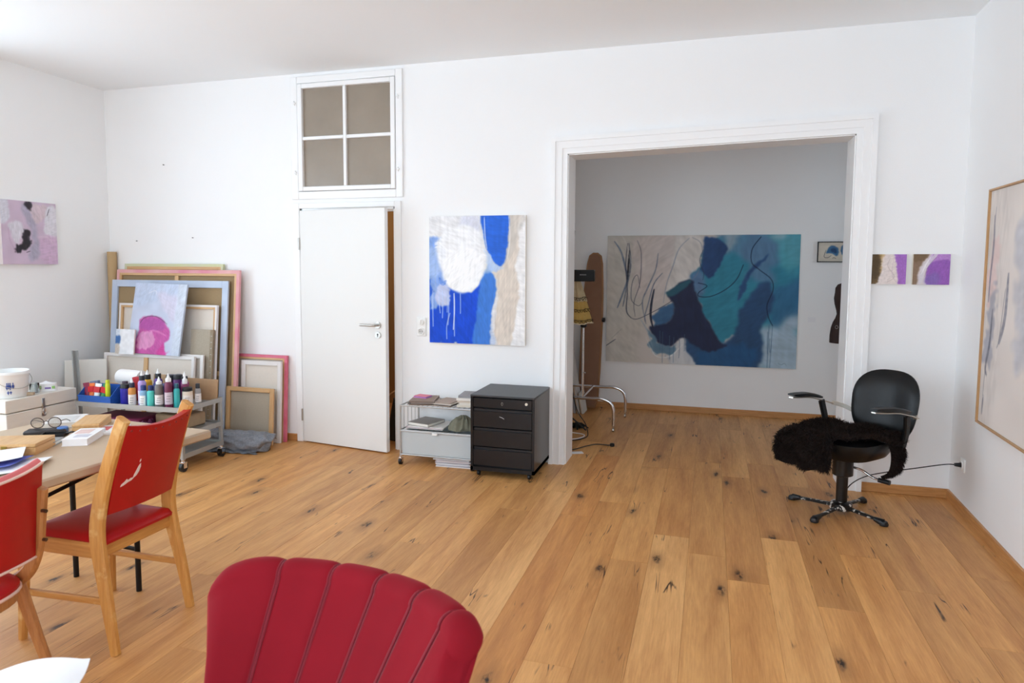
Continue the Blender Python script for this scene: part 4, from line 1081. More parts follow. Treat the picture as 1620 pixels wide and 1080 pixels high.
# grey-green cloth bundle
def cloth(u, v):
    a = 2 * math.pi * u; r = v
    c, s_ = math.cos(a), math.sin(a)
    wob = 1 + .12 * math.sin(3 * a + 1) + .07 * math.sin(7 * a)
    z = .085 * (1 - r ** 2.2) + .012 * math.sin(9 * a + 6 * r) * r + .010 * math.sin(14 * c * r + 8 * s_)
    return (.115 * r * wob * c, .095 * r * wob * s_, max(.002, z + .012))
m = MB(); m.grid(cloth, 64, 18, closed_u=True); m.grid(lambda u, v: (cloth(u, 1)[0] * v, cloth(u, 1)[1] * v, .001), 64, 3, closed_u=True); m.grid(lambda u, v: (cloth(u, 1)[0], cloth(u, 1)[1], .001 + v * (cloth(u, 1)[2] - .001)), 64, 2, closed_u=True)
o = m.build('folded_cloth', mat('grey_green_cloth', rgb(128, 126, 108), rough=.9, var=.14, scale=20, bump=.2, bscale=160), smooth=80); o.location = (-1.790, 4.915, .276); tag(o, 'crumpled grey green cloth on the trolley middle shelf', 'cloth')
sheet_stack('magazine_pile', 'white magazine stack on the floor under the wire trolley', 'magazines', (-1.84, 4.93, .0), 3, .29, .24, .068, [(226, 224, 226), (200, 190, 196), (236, 234, 234), (210, 206, 212), (186, 176, 186)], 9, 12)
# ================================================================== things on the work table (top z = .74)
TZ = .7405
pine = wood('pine_box_wood', rgb(226, 184, 128), rgb(202, 152, 96), axis='X', scale=4)
pineY = wood('pine_box_wood_long', rgb(226, 184, 128), rgb(202, 152, 96), axis='Y', scale=4)
def wooden_box(label, loc, rz, w, d, h, clasp=True):
    t = thing('wooden_box', label, 'box', loc, R(rz))
    bx(-w / 2, w / 2, -d / 2, d / 2, 0, h * .68, bev=.002).build('base', pineY, t)
    bx(-w / 2, w / 2, -d / 2, d / 2, h * .70, h, bev=.002).build('lid', pineY, t)
    if clasp:
        m = MB(); m.box(-.010, .010, -d / 2 - .004, -d / 2, h * .55, h * .85); m.build('clasp', mat('brass', rgb(196, 164, 84), rough=.3, metal=.9), t)
        m = MB(); m.tube([(0, -d / 2 - .006, h * .45), (0, -d / 2, h * .45)], .003, 8); m.build('clasp_pin', blackm, t)
    return t
wooden_box('pale wooden paint box with brass clasp, nearest box on the work table', (-2.792, 2.155, TZ), 24, .24, .16, .048)
wooden_box('longer wooden box lying further back on the work table', (-2.845, 2.585, TZ), 33, .115, .22, .040, False)
book('white boxed book with faint print on the work table, in front', (-2.675, 2.385, TZ), 28, .105, .215, .030, (242, 240, 240), page=(246, 246, 246), marks=[(-.04, .02, .0, .08, (226, 196, 190)), (-.02, .04, -.07, -.02, (206, 204, 214))])
book('white speckled book behind the eyeglasses at the back of the work table', (-3.03, 2.605, TZ), 34, .15, .20, .026, (226, 224, 222), marks=[(-.05, .05, -.06, .06, (206, 204, 202))])
book('thin grey box beside the white book on the work table', (-2.765, 2.285, TZ), 26, .085, .10, .018, (150, 150, 150), page=(228, 226, 222))
book('flat leaflet with red and blue print behind the white book', (-2.70, 2.56, TZ), 30, .12, .17, .010, (236, 234, 234), marks=[(-.05, -.01, -.03, .05, (214, 96, 96)), (.0, .045, .0, .07, (110, 140, 196))])
# glasses case with glasses
o = bx(-.085, .085, -.035, .035, 0, .020, bev=.006).build('glasses_case', mat('dark_case', rgb(44, 38, 38), rough=.5)); o.location = (-2.945, 2.425, TZ); o.rotation_euler = (0, 0, R(30)); tag(o, 'flat dark spectacle case under the eyeglasses', 'case')
t = thing('eyeglasses', 'pair of thin rimmed eyeglasses lying on the dark case', 'glasses', (-2.955, 2.435, TZ + .021), R(30))
gm = mat('tortoise_rim', rgb(70, 52, 46), rough=.3)
ln = mat('glass_lens', rgb(226, 222, 216), rough=.05, trans=.9, var=.01)
for s in (-1, 1):
    m = MB(); ring = [(s * .036 + .027 * math.cos(a), -.0, .027 + .024 * math.sin(a)) for a in [i * math.pi / 12 for i in range(24)]]
    m.tube(ring, .0022, 6, closed=True); rim = m.build('rim', gm, t)
    m = MB(); m.prism([(s * .036 + .026 * math.cos(a), .027 + .023 * math.sin(a)) for a in [i * math.pi / 12 for i in range(24)]], -.0007, .0007, 'Y'); m.build('lens', ln, rim)
    m = MB(); m.tube(catmull([(s * .063, 0, .034), (s * .066, .05, .030), (s * .062, .10, .014), (s * .058, .125, .003)], 4), .002, 6); m.build('temple', gm, t)
m = MB(); m.tube(catmull([(-.010, 0, .032), (0, -.002, .036), (.010, 0, .032)], 4), .002, 6); m.build('bridge', gm, t)
# blue lid and black tray between the boxes
m = MB(); m.lathe([(.022, 0), (.024, .004), (.024, .022), (.020, .026)], seg=18); o = m.build('paint_pot', mat('blue_lid', rgb(84, 128, 196), rough=.4, var=.2, scale=60)); o.location = (-2.895, 2.468, TZ); tag(o, 'small blue paint pot between the eyeglasses and wooden box', 'pot')
t = thing('palette_tray', 'small black tray with curved handle beside the paint box', 'tray', (-2.862, 2.395, TZ), R(28))
m = MB(); m.box(-.05, .05, -.03, .03, 0, .004); m.box(-.05, .05, -.03, -.027, 0, .015); m.box(-.05, .05, .027, .03, 0, .015); m.box(-.05, -.047, -.03, .03, 0, .015); m.box(.047, .05, -.03, .03, 0, .015); m.build('dish', blackm, t, smooth=0)
m = MB(); m.tube(catmull([(.05, 0, .010), (.075, 0, .018), (.085, .01, .012), (.09, .03, .004)], 4), .004, 8); m.build('handle', blackm, t)
# loose paper sheets
def paper(label, loc, rz, w, d, curl, name='paper_sheet', seed=0, colr=None):
    m = MB()
    f = lambda u, v, o=0: ((u - .5) * w, (v - .5) * d, .0008 + o + curl * (max(0, u - .35) ** 2) * (1 - .6 * v) + curl * .5 * max(0, .3 - u) * v)
    m.grid(lambda u, v: f(u, v, .0012), 17, 13); m.grid(lambda u, v: f(u, v, 0), 17, 13)
    for q in (0, 1):
        m.grid(lambda u, v: f(u, q, .0012 * v), 17, 2); m.grid(lambda u, v: f(q, u, .0012 * v), 17, 2)
    o = m.build(name, colr or paperm, smooth=60); o.location = loc; o.rotation_euler = (0, 0, R(rz)); tag(o, label, 'paper'); return o
paper('white paper sheet with lifted corner at the near end of the work table, lower one', (-2.62, 1.935, TZ + .0005), 32, .33, .21, .05)
paper('blue tinted sheet sandwiched between white papers on the work table', (-2.66, 1.955, TZ + .012), 25, .22, .17, .03, colr=mat('blue_sheet', rgb(92, 104, 190), rough=.6))
paper('topmost white paper sheet at the near end of the work table', (-2.70, 1.950, TZ + .030), 48, .27, .21, .03)

# ================================================================== chest by the left wall with bucket
chm = mat('whitewashed_wood', rgb(222, 216, 206), rough=.7, var=.07, scale=6, stretch=(1, 1, 6))
t = thing('storage_chest', 'whitewashed wooden chest with metal clasp against the left wall', 'chest', (-4.755, 3.615, 0), R(0))
bx(-.46, 0, 0, .575, 0, .455, bev=.004).build('body', chm, t)
lid = bx(-.46, 0, 0, .575, .462, .555, bev=.004).build('lid', chm, t)
m = MB(); m.box(0, .006, .275, .300, .440, .525, bev=.002); m.box(0, .004, .270, .305, .39, .43, bev=.001); cl = m.build('clasp', steel, t)
m = MB(); m.tube([(.008, .2875 + .012 * math.cos(a), .425 + .022 * math.sin(a)) for a in [i * math.pi / 8 for i in range(16)]], .003, 6, closed=True); m.build('clasp_loop', chrome, cl)
t = thing('plastic_bucket', 'white plastic bucket with wire handle on the chest', 'bucket', (-4.90, 3.76, .556))
m = MB(); m.lathe([(.108, 0), (.112, .004), (.126, .165), (.134, .166), (.136, .180), (.130, .190), (.124, .190), (.122, .176), (.104, .012), (.0, .010)], seg=36); m.build('pail', mat('white_pail', rgb(238, 238, 236), rough=.35, var=.02), t, smooth=50)
m = MB(); m.tube(catmull([(.02, .135, .165), (.075, .120, .115), (.115, .05, .075), (.118, -.04, .070), (.08, -.11, .10), (-.02, -.135, .165)], 6), .0022, 6); m.build('handle', steel, t)
m = MB()
for i, (a0, z0, hh_) in enumerate([(-.30, .075, .04), (-.22, .08, .035), (-.14, .075, .04), (-.25, .04, .015), (-.12, .042, .012), (0.0, .08, .035)]):
    for k in range(3):
        a = a0 + k * .035 - .5
        r = .119 + (z0 / .165) * .010
        m.box(r * math.cos(a) - .002, r * math.cos(a) + .002, r * math.sin(a) - .002, r * math.sin(a) + .002, z0 - (k % 2) * .01, z0 + hh_ * (.5 + .5 * (k % 2)))
m.build('blue_lettering', mat('blue_ink', rgb(70, 90, 160), rough=.6), t, smooth=0)
t = thing('tissue_pack', 'white and green tissue packet on the chest', 'packet', (-4.86, 4.02, .556), R(38))
def pk(u, v):
    a = 2 * math.pi * u; c, s_ = math.cos(a), math.sin(a); k = (abs(c) ** 4 + abs(s_) ** 4) ** -.25
    z = v * .055; r = 1 - .10 * v
    return (.075 * k * c * r, .042 * k * s_ * r, z)
m = MB(); m.grid(pk, 32, 6, closed_u=True); m.grid(lambda u, v: (pk(u, 1)[0] * (1 - v), pk(u, 1)[1] * (1 - v), .055 + .022 * v * v), 32, 5, closed_u=True); m.build('wrapper', mat('tissue_wrapper', rgb(236, 236, 236), rough=.4, var=.05), t, smooth=60)
for (x, y, w_, h_, c) in ((.02, -.040, .04, .012, (122, 96, 160)), (-.035, -.041, .025, .025, (150, 176, 120)), (.055, -.036, .02, .02, (140, 190, 110)), (-.06, -.036, .012, .02, (80, 90, 140))):
    bx(x - w_ / 2, x + w_ / 2, y - .003, y + .004, .018, .018 + h_).build('wrapper_print', mat('print_%d_%d_%d' % c, rgb(*c), rough=.5), t, smooth=0)
glassc = mat('clear_glass', rgb(236, 240, 240), rough=.04, trans=1.0, var=.005)
m = MB(); m.lathe([(.030, 0), (.032, .004), (.032, .075), (.030, .078), (.028, .075), (.028, .008), (.0, .006)], seg=20); o = m.build('drinking_glass', glassc, smooth=50); o.location = (-4.83, 3.90, .556); tag(o, 'clear drinking glass between the bucket and the tissue packet', 'glass')
o = bx(-.03, .03, -.018, .018, 0, .022, bev=.002).build('match_box', mat('tan_card', rgb(186, 164, 138), rough=.7)); o.location = (-4.80, 3.835, .556); o.rotation_euler = (0, 0, R(30)); tag(o, 'little tan carton beside the white bucket', 'box')

# ================================================================== paint trolley
zn = mat('grey_zinc_steel', rgb(168, 168, 166), rough=.45, metal=.55, var=.10, scale=16)
CX, CY = -4.640, 4.075
t = thing('paint_trolley', 'grey steel trolley crowded with paint bottles in front of the canvases', 'trolley', (CX, CY, 0), R(1.5))
w, d = .965, .455
for x in (.012, w - .012):
    for y in (.012, d - .012):
        m = MB(); m.box(x - .012, x + .012, y - .012, y + .012, .085, .475, bev=.002); m.build('upright', zn, t); caster(t, x, y, .036, chrome, blackm, .070)
for z in (.445, .255, .10):
    m = MB(); m.box(0, w, 0, d, z + .010, z + .014)
    for (a, b, c, e) in ((0, w, -.002, .008), (0, w, d - .008, d + .002), (-.002, .008, 0, d), (w - .008, w + .002, 0, d)): m.box(a, b, c, e, z - .004, z + .032)
    m.build('shelf', zn, t, smooth=0)
ST = .4592                       # surface of the top shelf
labw = mat('bottle_label', rgb(226, 222, 222), rough=.5, var=.08, scale=40)
def world_on_cart(x, y): 
    a = R(1.5); return (CX + x * math.cos(a) - y * math.sin(a), CY + x * math.sin(a) + y * math.cos(a))
def bottle(label, x, y, r, h, body, cap=(28, 28, 32), nozzle=True, lab=None, kind='paint_bottle', capr=.62, caph=.030, z=None, rz=0, noz=(240, 240, 240), marks=None):
    X, Y = world_on_cart(x, y)
    t = thing(kind, label, 'bottle' if 'bottle' in kind else 'jar', (X, Y, ST if z is None else z), R(rz), 'paints on the steel trolley')
    h *= 1.28; caph *= 1.2
    bm_ = mat('paint_%d_%d_%d' % body, rgb(*body), rough=.32, spec=.5, var=.05)
    m = MB(); sh = h * (.88 if 'bottle' in kind else .96)
    m.lathe([(r * .92, 0), (r, .004), (r, sh), (r * .93, sh + (h - sh) * .4), (r * capr, h)], seg=22); m.build('body', bm_, t, smooth=50)
    cm_ = mat('cap_%d_%d_%d' % cap, rgb(*cap), rough=.4, var=.06)
    m = MB(); cr = r * capr * 1.12
    m.lathe([(cr, h), (cr, h + caph * .85), (cr * .9, h + caph)], seg=18); c = m.build('cap', cm_, t, smooth=40)
    if nozzle:
        nm = mat('cap_%d_%d_%d' % noz, rgb(*noz), rough=.4)
        m = MB(); m.lathe([(cr * .62, h + caph), (cr * .5, h + caph + .010), (.004, h + caph + .030), (.003, h + caph + .036)], seg=12); m.build('nozzle', nm, c, smooth=50)
    if lab:
        z0, z1, a0, a1, lc = lab
        lm = mat('label_%d_%d_%d' % lc, rgb(*lc), rough=.5, var=.10, scale=50)
        n = 12; vs_ = []; fs = []
        for i in range(n + 1):
            a = R(a0 + (a1 - a0) * i / n)
            for rr in (r + .0008, r - .001):
                for zz in (h * z0, h * z1): vs_.append((rr * math.cos(a), rr * math.sin(a), zz))
        for i in range(n):
            b = i * 4; e = b + 4
            fs += [(b, e, e + 1, b + 1), (b + 2, b + 3, e + 3, e + 2), (b, b + 2, e + 2, e), (b + 1, e + 1, e + 3, b + 3)]
        fs += [(0, 1, 3, 2), (n * 4, n * 4 + 2, n * 4 + 3, n * 4 + 1)]
        l_ = MB().add(vs_, fs).build('label', lm, t, smooth=40)
        pm = mat('label_print', rgb(88, 84, 96), rough=.6)
        m = MB()
        for i in range(3):
            zz = h * (z0 + (z1 - z0) * (.25 + .22 * i)); am = R((a0 + a1) / 2 - 8 + 6 * i); 
            for k in range(4):
                a = am + R(-22 + 13 * k)
                Mx = Matrix.Translation((0, 0, zz)) @ Matrix.Rotation(a, 4, 'Z')
                m.box(r + .0006, r + .0013, -r * .09, r * .09, -.0018, .0018, M=Mx)
        m.build('label_print', pm, l_, smooth=0)
    return t
FR = (-150, 40)     # label faces the room
W_ = (230, 226, 226)
b = bottle
b('ultramarine paint jar with black lid, left end of the front row', .400, .075, .037, .100, (44, 44, 160), nozzle=False, kind='paint_jar', capr=.86, caph=.024)
b('narrow plum paint bottle half hidden beside the ultramarine jar', .360, .115, .026, .105, (112, 44, 92), nozzle=False, capr=.7, cap=(60, 40, 60))
b('orange paint bottle with white label and white nozzle in the front row', .475, .060, .027, .108, (206, 140, 64), cap=(34, 36, 60), lab=(.05, .62, *FR, (230, 222, 214)))
b('tall lilac paint bottle with black cap', .545, .085, .029, .150, (178, 152, 210), cap=(34, 32, 40), lab=(.1, .6, *FR, (214, 206, 226)))
b('short pale blue bottle with square white label', .592, .045, .027, .098, (138, 176, 210), cap=(36, 56, 120), nozzle=False, lab=(.1, .7, -120, -20, (236, 236, 236)))
b('turquoise paint bottle with navy cap standing in the front row', .658, .045, .026, .100, (84, 200, 190), cap=(40, 52, 110), nozzle=False)
b('grey paint bottle with white nozzle and pale label', .722, .058, .030, .138, (112, 106, 104), cap=(225, 224, 224), lab=(.14, .55, *FR, W_), caph=.016)
b('maroon paint bottle with tall white nozzle', .792, .075, .029, .152, (112, 44, 76), cap=(236, 236, 238), lab=(.14, .60, -120, 20, (206, 190, 200)), caph=.022)
b('slim teal paint bottle right of the maroon bottle', .842, .100, .022, .112, (64, 178, 176), cap=(40, 90, 110), nozzle=False)
b('cream paint jar with black lid near the right end', .895, .150, .037, .092, (228, 214, 198), nozzle=False, kind='paint_jar', capr=.86, caph=.022, lab=(.2, .75, *FR, (232, 224, 216)))
b('wine red bottle with white nozzle behind the teal bottle', .845, .185, .027, .128, (132, 50, 92), cap=(236, 236, 238))
b('grey bottle at the far right end of the trolley', .935, .215, .022, .100, (150, 146, 146), cap=(40, 40, 44), nozzle=False, lab=(.2, .7, *FR, W_))
b('yellow paint bottle with black cap in the second row', .500, .190, .033, .142, (232, 176, 44), cap=(28, 28, 30))
b('violet paint bottle with black cap behind the lilac bottle', .590, .200, .031, .150, (96, 66, 140), cap=(26, 26, 30))
b('navy paint jar with dark lid behind the pale blue bottle', .640, .140, .033, .100, (40, 48, 112), nozzle=False, kind='paint_jar', capr=.9, cap=(38, 50, 112))
b('second navy jar with blue lid behind the turquoise bottle', .700, .165, .036, .098, (46, 56, 120), nozzle=False, kind='paint_jar', capr=.9, cap=(36, 48, 110))
b('black lidded purple jar in the back row', .715, .265, .036, .140, (92, 40, 110), nozzle=False, kind='paint_jar', capr=.88)
b('black lidded plum jar in the back row next to the glass jar', .640, .275, .034, .135, (70, 34, 60), nozzle=False, kind='paint_jar', capr=.88)
b('magenta paint bottle with black cap in the back row', .795, .245, .030, .135, (150, 52, 120), cap=(26, 26, 30))
X, Y = world_on_cart(.60, .36)
m = MB(); m.lathe([(.030, 0), (.032, .004), (.032, .15), (.026, .165), (.026, .178), (.023, .178), (.023, .165), (.029, .148), (.029, .008), (0, .006)], seg=20); o = m.build('glass_jar', glassc, smooth=50); o.location = (X, Y, ST); tag(o, 'tall clear glass jar standing at the back of the paint trolley', 'jar')
# blue bin with tubes
binm = mat('paint_spattered_blue', rgb(40, 92, 176), rough=.45, var=.25, scale=60)
X, Y = world_on_cart(.165, .100)
t = thing('storage_bin', 'open blue plastic bin full of paint tubes on the trolley', 'bin', (X, Y, ST))
m = MB(); ww, dd, hh_ = .155, .085, .100
m.box(-ww, ww, -dd, dd, 0, .004); m.box(-ww, ww, dd - .004, dd, 0, hh_ + .03)
m.box(-ww, ww, -dd, -dd + .004, 0, .062)
for s in (-1, 1): m.prism([(-dd, 0), (dd, 0), (dd, hh_ + .03), (-dd * .1, hh_ + .03), (-dd, .062)], s * ww - .002, s * ww + .002, 'X')
m.box(-ww, ww, -dd - .006, -dd + .004, .054, .064)
m.build('shell', binm, t, smooth=0)
def tube_paint(label, x, y, z, rot, body, capc, L=.105, w=.020, band=None):
    t = thing('paint_tube', label, 'tube', (X + x, Y + y, ST + z), rot=rot, group='paint tubes in the blue bin')
    m = MB(); prof = []
    vs_ = []; fs = []; n = 14
    for k in range(5):
        f = k / 4
        for i in range(n):
            a = 2 * math.pi * i / n
            vs_.append((w * (1 + .35 * f) * math.cos(a), (w * (1 - f) + .002) * math.sin(a), .012 + f * L))
    for k in range(4):
        for i in range(n): fs.append((k * n + i, k * n + (i + 1) % n, (k + 1) * n + (i + 1) % n, (k + 1) * n + i))
    fs += [tuple(range(n - 1, -1, -1)), tuple(4 * n + i for i in range(n))]
    m.add(vs_, fs); bd = m.build('tube', mat('paint_%d_%d_%d' % body, rgb(*body), rough=.35, var=.05), t)
    m = MB(); m.lathe([(.011, -.006), (.012, 0), (.012, .012)], seg=12); m.build('cap', mat('cap_%d_%d_%d' % capc, rgb(*capc), rough=.4), t)
    if band: 
        bx(-w * 1.2, w * 1.2, -w * .75, w * .75, .012 + L * .45, .012 + L * .8).build('band', mat('paint_%d_%d_%d' % band, rgb(*band), rough=.4), t, smooth=0)
for i, (lab, x, y, rot, body, cap, band) in enumerate([
    ('orange and white paint tube, second from left in the blue bin', -.075, -.035, (R(-8), R(-6), 0), (226, 116, 50), (190, 30, 40), (196, 34, 44)),
    ('white paint tube with red band in the blue bin', -.030, -.040, (R(-10), R(4), R(8)), (232, 236, 236), (200, 40, 46), (196, 34, 44)),
    ('green paint tube with red band in the blue bin', .022, -.030, (R(-8), R(8), R(-6)), (50, 136, 84), (190, 30, 40), (196, 34, 44)),
    ('plum paint tube at the left end of the blue bin', -.125, -.020, (R(-4), R(-10), R(10)), (130, 36, 66), (214, 190, 200), None)]):
    tube_paint(lab, x, y, .012, rot, body, cap, .125, .021, band)
b('yellow green paint bottle standing in the blue bin', .235, .075, .018, .118, (206, 214, 40), cap=(196, 206, 36), nozzle=False, z=ST + .0045, capr=.75, caph=.02)
def small_box(name, label, cat, x, y, z, w, d, h, col, rot, group=None):
    X_, Y_ = world_on_cart(x, y)
    o = bx(-w / 2, w / 2, -d / 2, d / 2, 0, h, bev=min(w, d, h) * .12).build(name, mat('cover_%d_%d_%d' % col, rgb(*col), rough=.6, var=.12, scale=30, bump=.1, bscale=60)); o.location = (X_, Y_, z); o.rotation_euler = rot; tag(o, label, cat, group); return o
small_box('sponge', 'grey blue sponge sticking up behind the tubes in the bin', 'sponge', .085, .125, ST + .010, .075, .03, .150, (112, 124, 150), (0, R(-8), R(5)))
small_box('paint_carton', 'red carton standing behind the blue bin', 'carton', .375, .235, ST, .085, .05, .185, (176, 36, 46), (0, 0, R(4)))
small_box('cardboard_sheet', 'brown cardboard sheet standing at the right rear of the paint trolley', 'cardboard', .80, .400, ST, .33, .006, .165, (178, 142, 106), (R(-6), 0, 0))
small_box('cardboard_sheet', 'second brown cardboard piece behind the yellow bottle', 'cardboard', .45, .405, ST, .20, .006, .180, (186, 156, 122), (R(-6), 0, 0))
# paper towel roll lying across the back
X, Y = world_on_cart(.215, .335)
t = thing('paper_towel_roll', 'white kitchen paper roll lying on its side behind the blue bin', 'paper roll', (X, Y, ST + .0625 + .095), R(-6))
m = MB(); Mx = Matrix.Rotation(R(90), 4, 'Y')
m.lathe([(.022, -.12), (.060, -.12), (.0615, -.115), (.0615, .115), (.060, .12), (.022, .12)], seg=32, M=Mx); m.build('paper_roll', mat('kitchen_paper', rgb(238, 234, 230), rough=.9, var=.03, bump=.2, bscale=200), t, smooth=50)
m = MB(); m.lathe([(.0221, -.122), (.0221, .122)], seg=20, M=Mx); m.build('core_tube', mat('brown_core', rgb(120, 88, 76), rough=.8), t)
o = bx(-.11, .11, -.05, .05, 0, .0955, bev=.003).build('carton_tray', mat('cover_236_230_224', rgb(236, 230, 224), rough=.7)); o.location = (X, Y, ST); tag(o, 'low white carton supporting the kitchen paper roll', 'carton')
# lower shelf
z2 = .2695
small_box('flat_box', 'maroon flat box on the lower shelf of the paint trolley', 'box', .300, .18, z2, .44, .25, .085, (116, 34, 72), (0, 0, R(2)))
small_box('flat_box', 'brown cardboard box on the lower shelf of the paint trolley', 'box', .70, .30, z2, .30, .22, .10, (178, 150, 118), (0, 0, R(-3)))
small_box('paper_pad', 'white paper pad at the front of the trolley lower shelf', 'pad', .66, .09, z2, .30, .15, .03, (226, 224, 226), (0, 0, R(5)))
X, Y = world_on_cart(.59, .075)
t = thing('rag', 'plum coloured rag on the white paper pad of the lower shelf', 'cloth', (X, Y, z2 + .031))
m = MB(); m.grid(lambda u, v: ((u - .5) * .10, (v - .5) * .09, .004 + .045 * abs(math.sin(5 * u + 2 * v)) * (1 - abs(2 * u - 1)) + .02 * math.sin(7 * v) ** 2), 19, 15); m.grid(lambda u, v: ((u - .5) * .10, (v - .5) * .09, .0005), 19, 15)
for q in (0, 1): 
    m.grid(lambda u, v: ((u - .5) * .10, (q - .5) * .09, .0005 + v * (.0035 + .045 * abs(math.sin(5 * u + 2 * q)) * (1 - abs(2 * u - 1)) + .02 * math.sin(7 * q) ** 2)), 19, 2)
    m.grid(lambda v, u: ((q - .5) * .10, (v - .5) * .09, .0005 + u * (.0035 + .02 * math.sin(7 * v) ** 2)), 15, 2)
m.build('cloth', mat('plum_cloth', rgb(86, 30, 66), rough=.9, var=.15), t, smooth=80)
for i, (x, y, rz, c, lab) in enumerate([(.70, .06, 14, (214, 220, 226), 'pale tube lying on the lower shelf pad'), (.70, .10, 24, (196, 206, 216), 'bluish tube lying behind the pale tube on the lower shelf'), (.87, .12, 50, (70, 104, 176), 'blue and white packet at the right of the lower shelf')]):
    X_, Y_ = world_on_cart(x, y)
    m = MB(); L = .13; m.tube([(-L / 2, 0, .012), (-L * .3, 0, .012), (L * .42, 0, .009), (L / 2, 0, .006)], [.009, .012, .010, .006], 12)
    o = m.build('paint_tube', mat('paint_%d_%d_%d' % c, rgb(*c), rough=.4)); o.location = (X_, Y_, z2 + (.0305 if x < .8 else 0)); o.rotation_euler = (0, 0, R(rz)); tag(o, lab, 'tube')
small_box('flat_box', 'grey box on the bottom shelf of the paint trolley', 'box', .40, .22, .1145, .50, .30, .07, (150, 148, 146), (0, 0, 0))

# ================================================================== canvases leaning against the back wall
lin_ = mat('raw_linen', rgb(176, 164, 146), rough=.9, var=.10, scale=90, bump=.25, bscale=420)
lind = mat('brown_linen_back', rgb(160, 136, 102), rough=.9, var=.08, scale=60, bump=.2, bscale=400)
cott = mat('primed_cotton_back', rgb(226, 216, 204), rough=.9, var=.04, scale=50, bump=.15, bscale=400)
pineS = wood('stretcher_pine', rgb(222, 184, 136), rgb(198, 152, 102), axis='X', scale=4)
pineSZ = wood('stretcher_pine_upright', rgb(222, 184, 136), rgb(198, 152, 102), axis='Z', scale=4)
def edgepaint(name, a, b_, sc=6):
    if name in MATS: return MATS[name]
    m = mat(name, rgb(*a), rough=.6, var=.02)
    n = m.node_tree.nodes; mx = [x for x in n if x.bl_idname == 'ShaderNodeMix'][0]; nz = [x for x in n if x.bl_idname == 'ShaderNodeTexNoise'][0]
    mx.inputs[6].default_value = rgb(*a); mx.inputs[7].default_value = rgb(*b_); nz.inputs['Scale'].default_value = sc
    mx.clamp_factor = True
    return m
def lean(ybot, ytop, h): return math.asin(max(-1, min(1, (ytop - ybot) / h)))
def reversed_canvas(label, x0, x1, h, ybot, ytop, barw, barm, backm, th=.020, barmz=None, cross=None, rim=None, rimw=.008, roll=0.0, z=0.0):
    w = x1 - x0; a = lean(ybot, ytop, h)
    t = thing('reversed_canvas', label, 'canvas', ((x0 + x1) / 2, ybot, z + .001), rot=(-a, roll, 0), group='canvases leaning on the back wall')
    bz = barmz or barm
    bx(-w / 2, w / 2, 0, .003, 0, h).build('canvas_back', backm, t, smooth=0)
    bx(-w / 2, -w / 2 + barw, -th, 0, 0, h, bev=.002).build('stretcher_bar', bz, t); bx(w / 2 - barw, w / 2, -th, 0, 0, h, bev=.002).build('stretcher_bar', bz, t)
    bx(-w / 2 + barw, w / 2 - barw, -th, 0, h - barw, h, bev=.002).build('stretcher_bar', barm, t); bx(-w / 2 + barw, w / 2 - barw, -th, 0, 0, barw, bev=.002).build('stretcher_bar', barm, t)
    if cross:
        for (kind, f, mm) in cross:
            if kind == 'v': bx(-w / 2 + w * f - .02, -w / 2 + w * f + .02, -th * .9, -.001, barw, h - barw, bev=.002).build('cross_bar', mm, t)
            else: bx(-w / 2 + barw, w / 2 - barw, -th * .9, -.001, h * f - .02, h * f + .02, bev=.002).build('cross_bar', mm, t)
    if rim:
        for (p, q, r_, s_) in ((-w / 2 - .002, w / 2 + .002, h - rimw, h + .002), (-w / 2 - .002, -w / 2 + rimw, 0, h - rimw), (w / 2 - rimw, w / 2 + .002, 0, h - rimw)):
            bx(p, q, -th - .0015, .004, r_, s_).build('painted_fold', rim, t, smooth=0)
    return t
pinkrim = edgepaint('pink_yellow_rim', (214, 96, 140), (236, 206, 190), 5)
bluerim = edgepaint('pale_blue_rim', (206, 216, 232), (180, 196, 222), 7)
greyrim = edgepaint('grey_green_rim', (200, 204, 196), (206, 208, 130), 6)
redrim = edgepaint('crimson_rim', (206, 60, 96), (226, 140, 160), 8)
whiterim = edgepaint('white_rim', (238, 234, 230), (228, 222, 220), 8)
reversed_canvas('rearmost tall canvas, grey green painted edge showing above the pink edged one', -5.165, -4.095, 1.527, 5.015, 5.140, .05, pineS, lind, barmz=pineSZ, rim=greyrim, rimw=.022)
reversed_canvas('wide pink and yellow edged canvas, back turned, behind the pale blue edged one', -5.215, -3.895, 1.475, 4.975, 5.098, .05, pineS, lind, barmz=pineSZ, rim=pinkrim, rimw=.028, cross=[('v', .5, pineSZ)])
reversed_canvas('large canvas with pale blue painted edge seen from the brown back', -5.243, -3.985, 1.385, 4.935, 5.064, .062, bluerim, lind, cross=[('h', .42, pineS)])
reversed_canvas('white edged canvas seen from behind inside the pale blue one', -5.10, -4.055, 1.175, 4.885, 4.998, .034, pineS, cott, barmz=pineSZ, rim=whiterim, rimw=.016)
# linen panel
a = lean(4.830, 4.935, .97)
t = thing('linen_canvas', 'narrow raw linen canvas with stapled edge right of the pink blob painting', 'canvas', (-4.165, 4.830, .001), rot=(-a, 0, 0), group='canvases leaning on the back wall')
bx(-.115, .115, -.016, .004, 0, .97, bev=.002).build('linen_face', lin_, t); m = MB()
bx(.085, .1155, -.018, .004, 0, .9705).build('folded_edge', mat('linen_fold', rgb(150, 134, 112), rough=.9, var=.15, scale=60), t, smooth=0)
for i in range(18): 
    o = bx(.094, .106, -.0195, -.017, .03 + i * .052, .034 + i * .052).build('staple', steel, t, smooth=0)
reversed_canvas('white framed canvas edge just behind the front reversed canvas', -5.02, -4.105, .758, 4.790, 4.868, .030, whiterim, cott, th=.018)
reversed_canvas('front reversed canvas with white frame and wooden centre bar behind the paint trolley', -5.12, -4.165, .745, 4.750, 4.828, .026, whiterim, cott, th=.018, rim=whiterim, rimw=.012, cross=[('v', .47, pineSZ), ('h', .62, pineS)])
